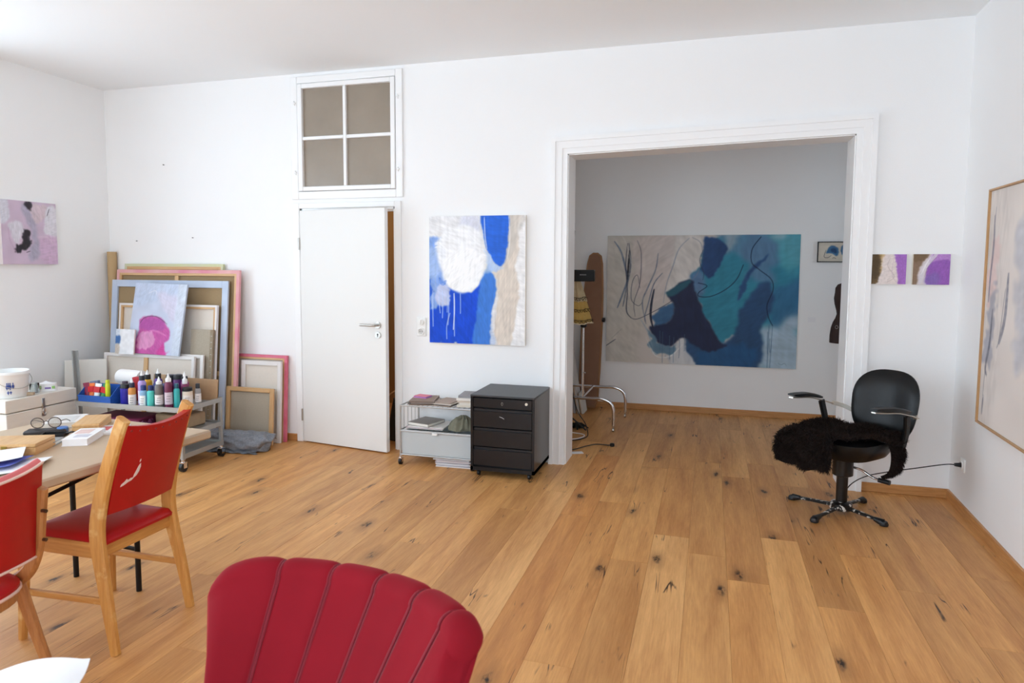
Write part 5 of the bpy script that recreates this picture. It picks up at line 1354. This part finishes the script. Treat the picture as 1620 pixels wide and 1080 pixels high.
# pink blob painting resting on the front frame
P = Paint(120, 140, (275, 210, 550, 555), (196, 203, 222), 41)
P.poly([(270, 200), (560, 200), (560, 330), (430, 300), (270, 330)], (190, 202, 224), 10, .8, .06); P.poly([(400, 260), (560, 300), (560, 420), (480, 380)], (212, 204, 222), 10, .7, .06)
P.poly([(510, 210), (560, 210), (560, 560), (520, 560)], (206, 214, 226), 6, .8, .03)
P.poly([(330, 392), (380, 374), (440, 382), (492, 440), (497, 480), (470, 505), (470, 560), (318, 560), (314, 510), (330, 450)], (196, 92, 160), 2, 1, .02)
P.poly([(335, 400), (400, 380), (460, 400), (450, 440), (340, 440)], (170, 84, 158), 5, .7, .04); P.poly([(330, 470), (390, 450), (420, 500), (380, 540), (330, 530)], (222, 160, 196), 5, .8, .06, .3)
P.poly([(470, 500), (480, 545), (505, 540), (480, 556), (440, 556)], (206, 70, 150), 2, .9, .03)
P.stroke([(325, 410), (350, 378), (410, 372), (470, 405)], 4, (70, 60, 80), .8, .15); P.stroke([(340, 470), (400, 440), (470, 460)], 10, (226, 150, 200), .6, .35); P.stroke([(350, 260), (385, 245), (395, 265)], 4, (225, 225, 235), .7)
a = lean(4.795, 4.915, .61)
painting('abstract_painting', 'pale blue canvas with a magenta pink blob resting on the front frame', P, .545, .615, .018, (-4.575, 4.800, .7490), rot=(-a, R(1.2), 0), edge=bluerim)
P = Paint(50, 52, (0, 0, 100, 100), (236, 236, 238), 44)
P.poly([(0, 30), (28, 30), (28, 62), (0, 62)], (72, 112, 168), 1, 1, .02); P.poly([(0, 0), (24, 0), (22, 28), (0, 28)], (206, 214, 226), 2, .9, .03); P.poly([(4, 66), (26, 66), (26, 100), (4, 100)], (196, 184, 170), 2, .9, .03)
painting('small_painting', 'tiny white canvas with a blue square leaning beside the pink blob painting', P, .20, .215, .014, (-4.835, 4.755, .748), rot=(R(-7), 0, 0), edge=canvm)
# right hand group
reversed_canvas('crimson edged canvas, back turned, nearest to the door', -4.05, -3.468, .742, 5.090, 5.136, .040, pineS, cott, barmz=pineSZ, rim=redrim, rimw=.022)
reversed_canvas('white edged smaller canvas in front of the crimson edged one', -3.885, -3.492, .694, 5.040, 5.084, .034, whiterim, cott, rim=whiterim, rimw=.01)
reversed_canvas('small linen canvas with bare wooden frame, lowest of the group near the door', -3.975, -3.505, .478, 4.948, 4.988, .036, pineS, lin_, barmz=pineSZ)
# bubble wrap
t = thing('bubble_wrap_roll', 'crumpled grey roll of bubble wrap on the floor below the canvases', 'bubble wrap', (-3.735, 4.765, 0), R(6))
rr_ = random.Random(5)
bw = mat('grey_bubble_wrap', rgb(134, 138, 146), rough=.35, spec=.5, var=.55, scale=70, bump=1.0, bscale=90)
def roll(u, v):
    a = 2 * math.pi * u; x = (v - .5) * .60
    r = .080 * (1 + .12 * math.sin(2 * a + 5 * x) + .08 * math.sin(5 * a + 20 * x) + .05 * math.sin(11 * a - 37 * x)) * (1 - .25 * max(0, -x * 2) ** 2)
    if v == 0 or v == 1: r *= .06
    return (x + .02 * math.sin(3 * a), r * 1.3 * math.cos(a), max(.0008, .072 + r * .95 * math.sin(a)))
m = MB(); m.grid(roll, 48, 40, closed_u=True); m.build('wrap', bw, t, smooth=180)
m = MB(); m.grid(lambda u, v: (-.25 + u * .50 + .02 * math.sin(9 * v), -.05 - .09 * v, .003 + .035 * (1 - v) ** 2 + .008 * math.sin(16 * u) ** 2), 30, 8)
m.grid(lambda u, v: (-.25 + u * .50 + .02 * math.sin(9 * v), -.05 - .09 * v, .001 + .033 * (1 - v) ** 2 + .008 * math.sin(16 * u) ** 2), 30, 8); m.build('loose_flap', bw, t, smooth=180)
# cardboard tube in the corner
m = MB(); m.lathe([(.040, 0), (.040, 1.635), (.035, 1.635), (.035, 1.60), (0, 1.60)], seg=24); o = m.build('cardboard_tube', mat('brown_tube_card', rgb(190, 160, 118), rough=.75, var=.06, scale=8), smooth=40); o.location = (-5.290, 5.085, 0); o.rotation_euler = (R(-1.0), R(-.6), 0); tag(o, 'tall brown cardboard tube standing in the room corner', 'tube')
# grey batten and white panel by the left wall
t = thing('metal_batten', 'grey metal batten leaning on the left wall beside the trolley', 'batten', (-5.06, 4.47, 0), rot=(R(-8), R(-6), R(20)))
m = MB(); m.box(-.004, .004, -.022, .022, .004, .80); m.box(-.004, .030, .018, .022, .004, .80); m.build('angle_profile', zn, t, smooth=0)
o = bx(-.010, .010, -.16, .16, 0, .70, bev=.003).build('board_offcut', mat('white_panel_board', rgb(230, 226, 218), rough=.8, var=.04)); o.location = (-5.13, 4.60, .002); o.rotation_euler = (0, R(-9), R(-52)); tag(o, 'plain off white board standing left of the canvases', 'board')
# ================================================================== black salon chair with sheepskin
def salon_chair():
    th = R(-41); X0, Y0 = .814, 4.623
    t = thing('salon_chair', 'black leather salon chair on a four pronged base near the right wall', 'chair', (X0, Y0, 0), th)
    lea = mat('black_leather', rgb(14, 14, 15), rough=.32, spec=.35, var=.12, scale=20, bump=.06, bscale=180)
    pol = mat('black_painted_steel', rgb(20, 19, 19), rough=.3, spec=.5, var=.1)
    worn = mat('chipped_chrome', rgb(206, 200, 190), rough=.28, metal=.8, var=.08)
    blw = bpy.data.materials.new('worn_black_prong'); blw.use_nodes = True     # black paint chipped down to bright metal on the upper ridge
    n = blw.node_tree.nodes; l = blw.node_tree.links; B = n['Principled BSDF']; B.inputs['Roughness'].default_value = .35
    tc = n.new('ShaderNodeTexCoord'); nz = n.new('ShaderNodeTexNoise'); nz.inputs['Scale'].default_value = 38; nz.inputs['Detail'].default_value = 4
    cr = n.new('ShaderNodeValToRGB'); cr.color_ramp.elements[0].position = .555; cr.color_ramp.elements[0].color = rgb(18, 17, 17); cr.color_ramp.elements[1].position = .61; cr.color_ramp.elements[1].color = rgb(210, 204, 196)
    l.new(tc.outputs['Object'], nz.inputs['Vector']); l.new(nz.outputs['Fac'], cr.inputs['Fac']); l.new(cr.outputs['Color'], B.inputs['Base Color'])
    # base prongs
    for (dx, dy) in ((.207, -.154), (-.261, .185), (-.179, -.212), (.173, .258)):
        q = Matrix.Rotation(-th, 2) @ Vector((dx, dy)); u = q.normalized(); L = q.length
        m = MB(); m.bar([(u.x * .045, u.y * .045, .046), (u.x * (L - .02), u.y * (L - .02), .026)], [.030, .022], [.022, .016], (-u.y, u.x, 0), bev=.006); pr = m.build('prong', blw, t)
        m = MB(); m.lathe([(.012, 0), (.024, .004), (.026, .014), (.020, .028), (.008, .034)], seg=16, sx=1.0, M=Matrix.Translation((u.x * L, u.y * L, 0))); 
        m.tube([(u.x * (L - .055), u.y * (L - .055), .028), (u.x * (L - .005), u.y * (L - .005), .020)], [.014, .022], 12); m.build('glide', blackm, pr)
    m = MB(); m.lathe([(.060, .030), (.066, .036), (.066, .068), (.050, .078), (.036, .082)], seg=8); m.build('hub', blw, t, smooth=30)
    m = MB(); m.lathe([(.033, .075), (.033, .255)], seg=24); m.build('column', pol, t)
    m = MB(); m.lathe([(.052, .245), (.060, .250), (.060, .375), (.054, .380)], seg=28); m.build('pump_housing', pol, t)
    bx(-.15, .15, -.14, .14, .378, .392, bev=.004).build('seat_plate', worn, t)
    # seat cushion
    def seat(u, v):
        a = 2 * math.pi * u; c, s_ = math.cos(a), math.sin(a); k = (abs(c) ** 3.5 + abs(s_) ** 3.5) ** (-1 / 3.5)
        if v < .4: r = v / .4; return (.245 * k * r * c, -.01 + .245 * k * r * s_, .492 + .024 * (1 - r * r))
        f = (v - .4) / .6; return (k * c * (.245 - .035 * f * f), -.01 + k * s_ * (.245 - .035 * f * f), .492 - .100 * f)
    m = MB(); m.grid(seat, 56, 16, closed_u=True); m.grid(lambda u, v: (seat(u, 1)[0] * v, (seat(u, 1)[1] + .01) * v - .01, .392), 56, 3, closed_u=True); m.build('seat', lea, t, smooth=60)
    # backrest shell
    def bk(u, v, sgn):
        a = 2 * math.pi * u; c, s_ = math.cos(a), math.sin(a); k = (abs(c) ** 2.7 + abs(s_) ** 2.7) ** (-1 / 2.7)
        x = .205 * k * c * v * (1 + .06 * s_); z = .218 * k * s_ * v
        th_ = .032 * (1 - v ** 5) + .004
        y = .300 + .20 * z * .9 - 1.3 * x * x * .9 + sgn * th_
        return (x + .095, y, .668 + z)
    m = MB(); m.grid(lambda u, v: bk(u, v, -1), 56, 14, closed_u=True); m.grid(lambda u, v: bk(u, v, 1), 56, 14, closed_u=True); m.grid(lambda u, v: bk(u, 1, -1 + 2 * v), 56, 3, closed_u=True)
    m.build('backrest', lea, t, smooth=70)
    m = MB(); m.bar(catmull([(.06, .10, .385), (.08, .30, .385), (.095, .365, .45), (.095, .375, .56)], 5), .05, .012, (1, 0, 0), bev=.003); m.build('back_bracket', pol, t)
    # armrests
    for s in (-1, 1):
        xo = .270 * s + .045
        pts = catmull([(xo, .215, .640), (xo + .01 * s, .10, .672), (xo + .01 * s, -.03, .700), (xo, -.15, .712), (xo - .01 * s, -.235, .722)], 6)
        pd = pts[6:] 
        m = MB(); m.bar([p + Vector((0, 0, .014)) for p in pd], [.042 + .006 * math.sin(math.pi * i / len(pd)) for i in range(len(pd))], [.010 + .018 * math.sin(math.pi * min(1, i / len(pd) * 1.15)) ** .5 for i in range(len(pd))], (1, 0, 0), bev=.006); ar = m.build('arm_pad', lea, t, smooth=60)
        m = MB(); m.bar([p - Vector((0, 0, .004)) for p in pts], .028, .007, (1, 0, 0), bev=.002); m.build('arm_rail', worn, t)
        m = MB(); m.bar(catmull([(xo, .215, .640), (xo - .05 * s, .255, .625), (xo - .10 * s, .285, .60)], 4), .026, .008, (0, 0, 1), bev=.002); m.build('arm_bracket', worn, t)
        m = MB(); m.bar(catmull([(xo - .035 * s, .13, .45), (xo - .012 * s, .125, .56), (xo, .10, .665)], 5), [.05, .05, .045] if 0 else .05, .022, (0, 1, 0), bev=.008); m.build('arm_post', lea, t)
    # pump lever
    m = MB(); m.tube(catmull([(.05, .02, .305), (.11, .02, .300), (.17, .03, .270), (.235, .035, .262)], 5), .0075, 10); lv = m.build('pump_lever', chrome, t)
    m = MB(); m.tube([(.205, .034, .263), (.27, .038, .262)], [.014, .015], 12); m.build('lever_grip', blackm, lv)
    return t, th, X0, Y0
_, th_, X0, Y0 = salon_chair()
# sheepskin: a hide draped over the seat and front edge, one flap hanging down on the right
t = thing('sheepskin', 'dark brown shaggy sheepskin draped over the salon chair seat', 'sheepskin', (X0, Y0, 0), th_)
hide = mat('dark_brown_hide', rgb(30, 20, 16), rough=.9, var=.2, scale=20)
hair = mat('dark_brown_wool', rgb(34, 22, 17), rough=.7, spec=.2, var=.45, scale=28, sheen=.06)
def drape(u, v):
    """u across the seat (-1..1), v from the rear edge (0) over the front edge and down (1)"""
    L = v * .76
    wl = .27 + .03 * math.sin(5 * v + 1) + .02 * math.sin(13 * v)
    x = -.005 + u * wl * .9 + (.02 * math.sin(9 * v) if abs(u) > .8 else 0)
    k = min(1, max(0, (v - .46) / .18)); x = x * (1 - k) + (-.075 + u * (.160 - .02 * math.sin(6 * v))) * k
    if L < .46: y = .20 - L; z = .522
    elif L < .58:
        a = (L - .46) / .12 * math.pi / 2; y = -.235 - .065 * math.sin(a); z = .522 - .075 * (1 - math.cos(a))
    else: y = -.300 - .10 * (L - .58) - .02 * math.sin(4 * u); z = .447 - (L - .58) * .62
    # sides sag a little over the seat edge, left side more
    e = max(0, abs(x) - .225)
    if L < .50: z -= e * (1.3 if x < 0 else .55)
    z += .008 * math.sin(7 * u + 3 * v) + .006 * math.sin(11 * v + 2 * u)
    return Vector((x, y, z))
def flap(u, v):
    """strip hanging from the right rear corner of the seat"""
    p = catmull([(.215, .10, .527), (.262, .09, .50), (.285, .08, .42), (.278, .065, .335), (.232, .06, .295)], 8)
    f = v * (len(p) - 1); i = min(int(f), len(p) - 2); q = p[i].lerp(p[i + 1], f - i)
    w = .075 - .028 * v
    return q + Vector((.10 * w * u, w * u, 0))
def far(u, v):
    """left flank hanging over the far side"""
    p = catmull([(-.15, -.12, .525), (-.20, -.13, .505), (-.232, -.14, .44), (-.240, -.15, .37)], 8)
    f = v * (len(p) - 1); i = min(int(f), len(p) - 2); q = p[i].lerp(p[i + 1], f - i)
    return q + Vector((.02 * u, (.20 - .04 * v) * u, 0))
rs = random.Random(3)
m = MB()
for fn, nu, nv in ((drape, 25, 33), (flap, 9, 17), (far, 13, 15)):
    m.grid(lambda u, v: fn(u * 2 - 1, v), nu, nv); m.grid(lambda u, v: fn(u * 2 - 1, v) + Vector((0, 0, -.004)), nu, nv)
m.build('hide', hide, t, smooth=180)
vs_ = []; fs = []
def wool(fn, n, L):
    for _ in range(n):
        u, v = rs.uniform(-1, 1), rs.random()
        p = fn(u, v); e = .01
        du = fn(min(1, u + e), v) - fn(max(-1, u - e), v); dv = fn(u, min(1, v + e)) - fn(u, max(0, v - e))
        nn = du.cross(dv)
        if nn.length < 1e-9: continue
        nn.normalize()
        c = Vector((-.02, -.02, .40)); 
        if (p - c).dot(nn) < 0: nn = -nn
        cl = Vector((math.sin(p.x * 60 + 3 * math.sin(p.y * 40)), math.sin(p.y * 55 + 2 * math.sin(p.z * 50)), math.sin(p.z * 60 + p.x * 30))) * .5
        d = (nn * 1.0 + cl + Vector((rs.gauss(0, .28), rs.gauss(0, .28), rs.gauss(0, .28) - .18))).normalized()
        sd = d.cross(Vector((rs.gauss(0, 1), rs.gauss(0, 1), rs.gauss(0, 1)))).normalized()
        ln_ = L * rs.uniform(.6, 1.15); w = .0017
        mid = p + d * ln_ * .55; tip = p + (d + Vector((0, 0, -.35))).normalized() * ln_
        b0 = len(vs_)
        vs_.extend([p - sd * w, p + sd * w, mid + sd * w * .8, mid - sd * w * .8, tip])
        fs.append((b0, b0 + 1, b0 + 2, b0 + 3)); fs.append((b0 + 3, b0 + 2, b0 + 4))
wool(drape, 26000, .036); wool(flap, 5000, .028); wool(far, 7000, .036)
me = bpy.data.meshes.new('wool'); me.from_pydata([tuple(p) for p in vs_], [], fs); me.materials.append(hair)
o = bpy.data.objects.new('wool', me); COL.objects.link(o); o.parent = t; o['kind'] = 'stuff'

# cable from the wall socket to behind the chair
t = thing('power_cable', 'thin black cable running from the right wall socket behind the salon chair', 'cable', (0, 0, 0))
xs_ = rx(4.875)
m = MB(); m.tube(catmull([(xs_ - .048, 4.875, .300), (xs_ - .10, 4.89, .292), (1.30, 4.93, .245), (1.15, 4.97, .195), (1.02, 4.98, .150), (.92, 4.93, .10), (.86, 4.86, .03), (.84, 4.78, .008), (.80, 4.70, .007)], 8), .0035, 8); m.build('cord', blackm, t)
m = MB(); m.tube([(xs_ - .014, 4.875, .300), (xs_ - .050, 4.875, .300)], [.015, .010], 14); m.build('plug', blackm, t)

# ================================================================== second room
# chrome rolling base with pole and skirt
t = thing('chrome_stand', 'chrome tube stand with arched feet on casters behind the opening edge', 'stand', (0, 0, 0))
for (y, x1, dx) in ((6.31, -.822, 0), (6.955, -.790, 0)):
    zt = .300; xl = -1.48
    pts = catmull([(xl, y, .05), (xl, y, .19), (xl + .03, y, .27), (xl + .11, y, zt), (xl + .2, y, zt)], 6) + catmull([(x1 - .2, y, zt), (x1 - .11, y, zt), (x1 - .03, y, .265), (x1, y, .185), (x1, y, .05)], 6)
    m = MB(); m.tube(pts, .0155, 12); arc = m.build('foot_arch', chrome, t)
    for x in (xl, x1):
        m = MB(); m.tube([(x, y, .03), (x, y, .06)], .008, 10); m.tube([(x - .008, y, .018), (x + .008, y, .018)], .018, 14); m.build('caster', steel, t)
m = MB(); m.tube([(-1.12, 6.31, .30), (-1.12, 6.955, .30)], .0125, 12); m.tube([(-1.42, 6.31, .29), (-1.42, 6.955, .29)], .0125, 12); m.build('cross_tube', chrome, t)
m = MB(); m.tube([(-1.112, 6.31, .30), (-1.112, 6.31, .98)], .0105, 12); m.build('pole', chrome, t)
m = MB(); m.lathe([(.012, .955), (.028, .965), (.030, .985), (.022, 1.0)], c=(-1.112, 6.31, 0), seg=16); m.build('pole_knob', blackm, t)
m = MB(); m.tube([(-1.104, 6.295, .54), (-1.085, 6.29, .54)], .007, 10); m.build('thumb_screw', chrome, t)
# skirt
t = thing('patterned_skirt', 'mustard gathered skirt with dark zigzag bands on the chrome stand', 'skirt', (-1.205, 6.30, 0))
tiers = [(1.405, .055, 1.20, .115, (196, 176, 140)), (1.20, .120, 1.105, .140, (188, 154, 84)), (1.105, .146, 1.005, .172, (190, 156, 86))]
for k, (za, ra_, zb, rb, col) in enumerate(tiers):
    def sk(u, v, ra_=ra_, rb=rb, za=za, zb=zb):
        a = 2 * math.pi * u; g = .010 * v * math.sin(17 * a + k) + .005 * v * math.sin(29 * a)
        r = ra_ + (rb - ra_) * v + g
        return (r * math.cos(a), r * math.sin(a), za + (zb - za) * v - .006 * v * math.sin(5 * a))
    m = MB(); m.grid(sk, 120, 8, closed_u=True); tr_ = m.build('skirt_tier', mat('skirt_%d' % k, rgb(*col), rough=.9, var=.14, scale=40, bump=.2, bscale=150), t, smooth=80)
    m = MB()
    zz = [(sk(i / 60, .90 if k < 2 else .86)) for i in range(60)]
    zig = [(p[0] * 1.03, p[1] * 1.03, p[2] + (.010 if i % 2 else -.010)) for i, p in enumerate(zz)]
    m.tube(zig, .0028, 5, closed=True); m.tube([(p[0] * 1.03, p[1] * 1.03, p[2] + .016) for p in zz], .0028, 5, closed=True); m.build('zigzag_band', mat('dark_braid', rgb(52, 38, 28), rough=.9), tr_)
m = MB(); m.tube([(sk(i / 120, 1.0)[0], sk(i / 120, 1.0)[1], sk(i / 120, 1.0)[2]) for i in range(120)], .006, 6, closed=True); m.build('hem_lace', mat('cream_lace', rgb(222, 206, 176), rough=.9), t)
# black lamp stand with box head
t = thing('studio_lamp', 'black studio lamp head on a thin black pole at the opening edge', 'lamp', (-1.185, 6.18, 0))
m = MB(); m.tube([(-.03, 0, 0.02), (-.03, 0, 1.28), (0.0, 0, 1.84)], .0085, 10); m.build('pole', blackm, t)
for a in (30, 150, 270):
    m = MB(); m.tube([(-.03, 0, .16), (-.03 + .17 * math.cos(R(a)), .17 * math.sin(R(a)), .008)], .007, 8); m.build('tripod_leg', blackm, t)
bx(-.015, .190, -.03, .03, 1.385, 1.485, bev=.006).build('lamp_head', mat('matt_black', rgb(16, 16, 18), rough=.55), t)
bx(-.06, -.012, -.025, .025, 1.40, 1.475, bev=.008).build('clamp', blackm, t)
for i in range(5): bx(.062 + i * .012, .070 + i * .012, -.0312, -.0300, 1.440, 1.450).build('head_lettering', mat('grey_lettering', rgb(150, 150, 150), rough=.6), t, smooth=0)
bx(-.005, .19, -.034, .034, 1.478, 1.489).build('top_flap', blackm, t, smooth=0)
# ironing board leaning on the far wall
t = thing('ironing_board', 'brown covered ironing board standing upright against the second room wall', 'ironing board', (-1.215, 7.225, .03), rot=(R(-4.6), R(1.0), R(-4)))
prof = [(-.095, 0), (-.13, .10), (-.14, .4), (-.14, .9), (-.125, 1.25), (-.10, 1.52), (-.075, 1.60), (-.03, 1.625), (.03, 1.625), (.075, 1.60), (.10, 1.52), (.125, 1.25), (.14, .9), (.14, .4), (.13, .10), (.095, 0)]
prof = [(p[0] * .74, p[1]) for p in prof]
m = MB(); m.prism(prof, -.012, .012, 'Y'); m.build('board', mat('brown_cloth_cover', rgb(140, 104, 82), rough=.9, var=.14, scale=10, bump=.2, bscale=120), t, smooth=30)
m = MB(); m.tube([(p[0], 0, p[1]) for p in prof], .014, 8, closed=True); m.build('padded_rim', mat('brown_rim', rgb(150, 110, 78), rough=.9, var=.1), t)
m = MB(); m.tube([(.108, -.005, .93), (.138, -.005, .93)], .024, 16); m.build('wheel', blackm, t)
m = MB(); m.tube([(-.08, .03, .25), (.06, .05, 1.1)], .010, 8); m.tube([(.08, .03, .25), (-.06, .05, 1.1)], .010, 8); m.build('folded_legs', steel, t)
# canvases leaning behind the stand
for i, (x, w, h, col, lab) in enumerate([(-1.352, .20, 1.00, (186, 186, 190), 'tallest pale grey canvas stacked leftmost behind the chrome stand'), (-1.310, .20, .82, (160, 162, 168), 'grey blue canvas in the stack behind the chrome stand'),
        (-1.268, .20, .66, (206, 202, 198), 'white canvas in the stack behind the chrome stand'), (-1.226, .20, .22, (214, 212, 208), 'lowest white canvas of the stack behind the chrome stand')]):
    y, rz, ln2 = 7.08, 90, -9.5
    t = thing('stacked_canvas', lab, 'canvas', (x, y, .001), rot=(R(ln2), 0, R(rz)), group='canvases stacked in the second room')
    bx(-w / 2, w / 2, -.012, .012, 0, h, bev=.002).build('canvas_face', mat('cover_%d_%d_%d' % col, rgb(*col), rough=.8, var=.10, scale=8), t)
    bx(-w / 2 + .01, w / 2 - .01, .012, .02, .01, h - .01).build('stretcher', pineS, t, smooth=0)
o = bx(-.10, .10, -.01, .01, 0, .90, bev=.002).build('dark_panel', mat('dark_brown_panel', rgb(66, 56, 46), rough=.7)); o.location = (-1.40, 7.08, .001); o.rotation_euler = (R(-9.5), 0, R(90)); tag(o, 'dark brown panel among the stacked canvases in the second room', 'panel')
# cables, mop head and paper on the floor
t = thing('floor_cable', 'black cable ending in a round plug on the second room floor', 'cable', (0, 0, 0))
m = MB(); m.tube(catmull([(-1.35, 5.62, .006), (-1.15, 5.55, .006), (-1.05, 5.58, .006), (-.98, 5.70, .006), (-.90, 5.80, .006), (-.80, 5.80, .006), (-.775, 5.795, .010)], 8), .0045, 8); m.build('cord', blackm, t)
m = MB(); m.lathe([(.014, 0), (.020, .004), (.020, .022), (.012, .028)], c=(-.762, 5.792, 0), seg=16); m.build('plug', blackm, t)
t = thing('hanging_cable', 'dark cable hanging down from the lamp stand to the floor', 'cable', (0, 0, 0))
m = MB(); m.tube(catmull([(-1.205, 6.17, .55), (-1.18, 6.18, .36), (-1.13, 6.17, .20), (-1.06, 6.16, .10), (-1.03, 6.12, .04), (-1.02, 6.05, .006), (-1.06, 5.93, .006), (-1.15, 5.85, .006), (-1.30, 5.80, .006)], 8), .0045, 8); m.build('cord', blackm, t)
m = MB(); m.tube(catmull([(-1.30, 6.14, .006), (-1.15, 6.14, .006), (-1.06, 6.10, .006), (-1.05, 6.02, .006), (-1.10, 5.93, .006), (-1.20, 5.88, .006)], 8), .005, 8); o = m.build('white_cable', whitep); tag(o, 'white cable looped on the floor behind the opening edge', 'cable')
m = MB(); rq = random.Random(9)
for i in range(60):
    a = rq.uniform(0, 6.28); r = rq.uniform(.02, .10)
    m.tube(catmull([(0, 0, .012 + rq.uniform(0, .02)), (r * .5 * math.cos(a), r * .5 * math.sin(a), .03 + rq.uniform(0, .02)), (r * math.cos(a + .4), r * math.sin(a + .4), .006)], 4), .005, 5)
o = m.build('duster', mat('dark_green_fibre', rgb(38, 42, 38), rough=.95, var=.2)); o.location = (-1.16, 6.36, 0); tag(o, 'dark fluffy duster lying behind the opening edge', 'duster')
o = bx(-.05, .05, -.03, .03, 0, .003).build('paper_scrap', paperm); o.location = (-1.01, 5.50, .0008); o.rotation_euler = (0, 0, R(25)); tag(o, 'white paper scrap on the floor at the opening edge', 'paper')
# dress form
t = thing('dress_form', 'dark brown dress form partly hidden by the right opening jamb', 'dress form', (1.245, 6.9, 0))
fm = mat('dark_brown_jersey', rgb(62, 46, 42), rough=.85, var=.14, scale=12, bump=.1, bscale=200)
secs = [(.835, .190, .135), (.90, .190, .135), (.97, .182, .130), (1.02, .168, .122), (1.06, .148, .108), (1.095, .138, .10), (1.13, .143, .105), (1.19, .160, .118), (1.24, .166, .128), (1.29, .160, .115), (1.335, .158, .095), (1.365, .140, .080), (1.385, .09, .065), (1.40, .060, .055), (1.45, .055, .05)]
m = MB(); n = 36; v_ = []; f_ = []
for (z, a, b_) in secs:
    for i in range(n): 
        q = 2 * math.pi * i / n; bu = .028 * math.exp(-((z - 1.24) / .05) ** 2) * max(0, -math.sin(q)) * (abs(math.cos(q)) > .2)
        v_.append((a * math.cos(q), (b_ + bu) * math.sin(q), z))
for k in range(len(secs) - 1):
    for i in range(n): f_.append((k * n + i, k * n + (i + 1) % n, (k + 1) * n + (i + 1) % n, (k + 1) * n + i))
f_ += [tuple(range(n)), tuple((len(secs) - 1) * n + i for i in range(n))]
m.add(v_, f_).build('torso', fm, t, smooth=60)
m = MB(); m.lathe([(.056, 1.449), (.056, 1.462), (.02, 1.475)], seg=20); m.build('neck_cap', wood('dark_cap_wood', rgb(96, 64, 40), rgb(70, 44, 26)), t)
m = MB(); m.tube([(0, 0, .03), (0, 0, .84)], .016, 12); m.build('pole', blackm, t)
m = MB(); m.lathe([(.18, 0), (.18, .012), (.03, .03)], seg=28); m.build('foot', blackm, t)
m = MB(); m.tube([(-.150 + .012 * math.cos(a), -.098 + .004 * math.sin(a), .985 + .014 * math.sin(a)) for a in [i * math.pi / 8 for i in range(16)]], .0016, 6, closed=True); m.build('ring', steel, t)

# ================================================================== hallway behind the door
o = bx(-.35, .35, -.01, .01, 0, 2.0, bev=.002).build('cardboard_sheet', mat('tan_cardboard', rgb(160, 128, 88), rough=.8, var=.08, scale=5)); o.location = (-2.42, 6.25, 0.001); o.rotation_euler = (0, 0, R(62)); tag(o, 'tall tan cardboard panel glimpsed through the door gap', 'cardboard')
t = thing('black_bag', 'black bag on the hallway floor seen through the door gap', 'bag', (-2.55, 5.48, 0))
m = MB(); m.grid(lambda u, v: ((.14 - .05 * v * v) * math.cos(2 * math.pi * u) * (1 + .06 * math.sin(10 * u * 6.28 * .5)), (.10 - .04 * v * v) * math.sin(2 * math.pi * u), .002 + .36 * v), 32, 8, closed_u=True); m.grid(lambda u, v: (.09 * v * math.cos(2 * math.pi * u), .06 * v * math.sin(2 * math.pi * u), .362 + .03 * (1 - v)), 32, 3, closed_u=True)
m.build('sack', mat('black_nylon', rgb(24, 24, 26), rough=.5, var=.2, bump=.3, bscale=30), t, smooth=60)
m = MB(); m.tube(catmull([(-.05, 0, .37), (-.04, 0, .44), (.04, 0, .44), (.05, 0, .37)], 5), .008, 8); m.build('handle', blackm, t)
m = MB(); m.tube([(-2.72, 5.46, .36), (-2.47, 5.44, .52)], .007, 8); o = m.build('wooden_stick', pineS); tag(o, 'pale thin stick leaning across the door gap', 'stick')
for o in list(scene.objects):
    if o.type == 'MESH' and o.parent is None and 'kind' not in o and 'label' not in o: print('UNLABELLED', o.name)
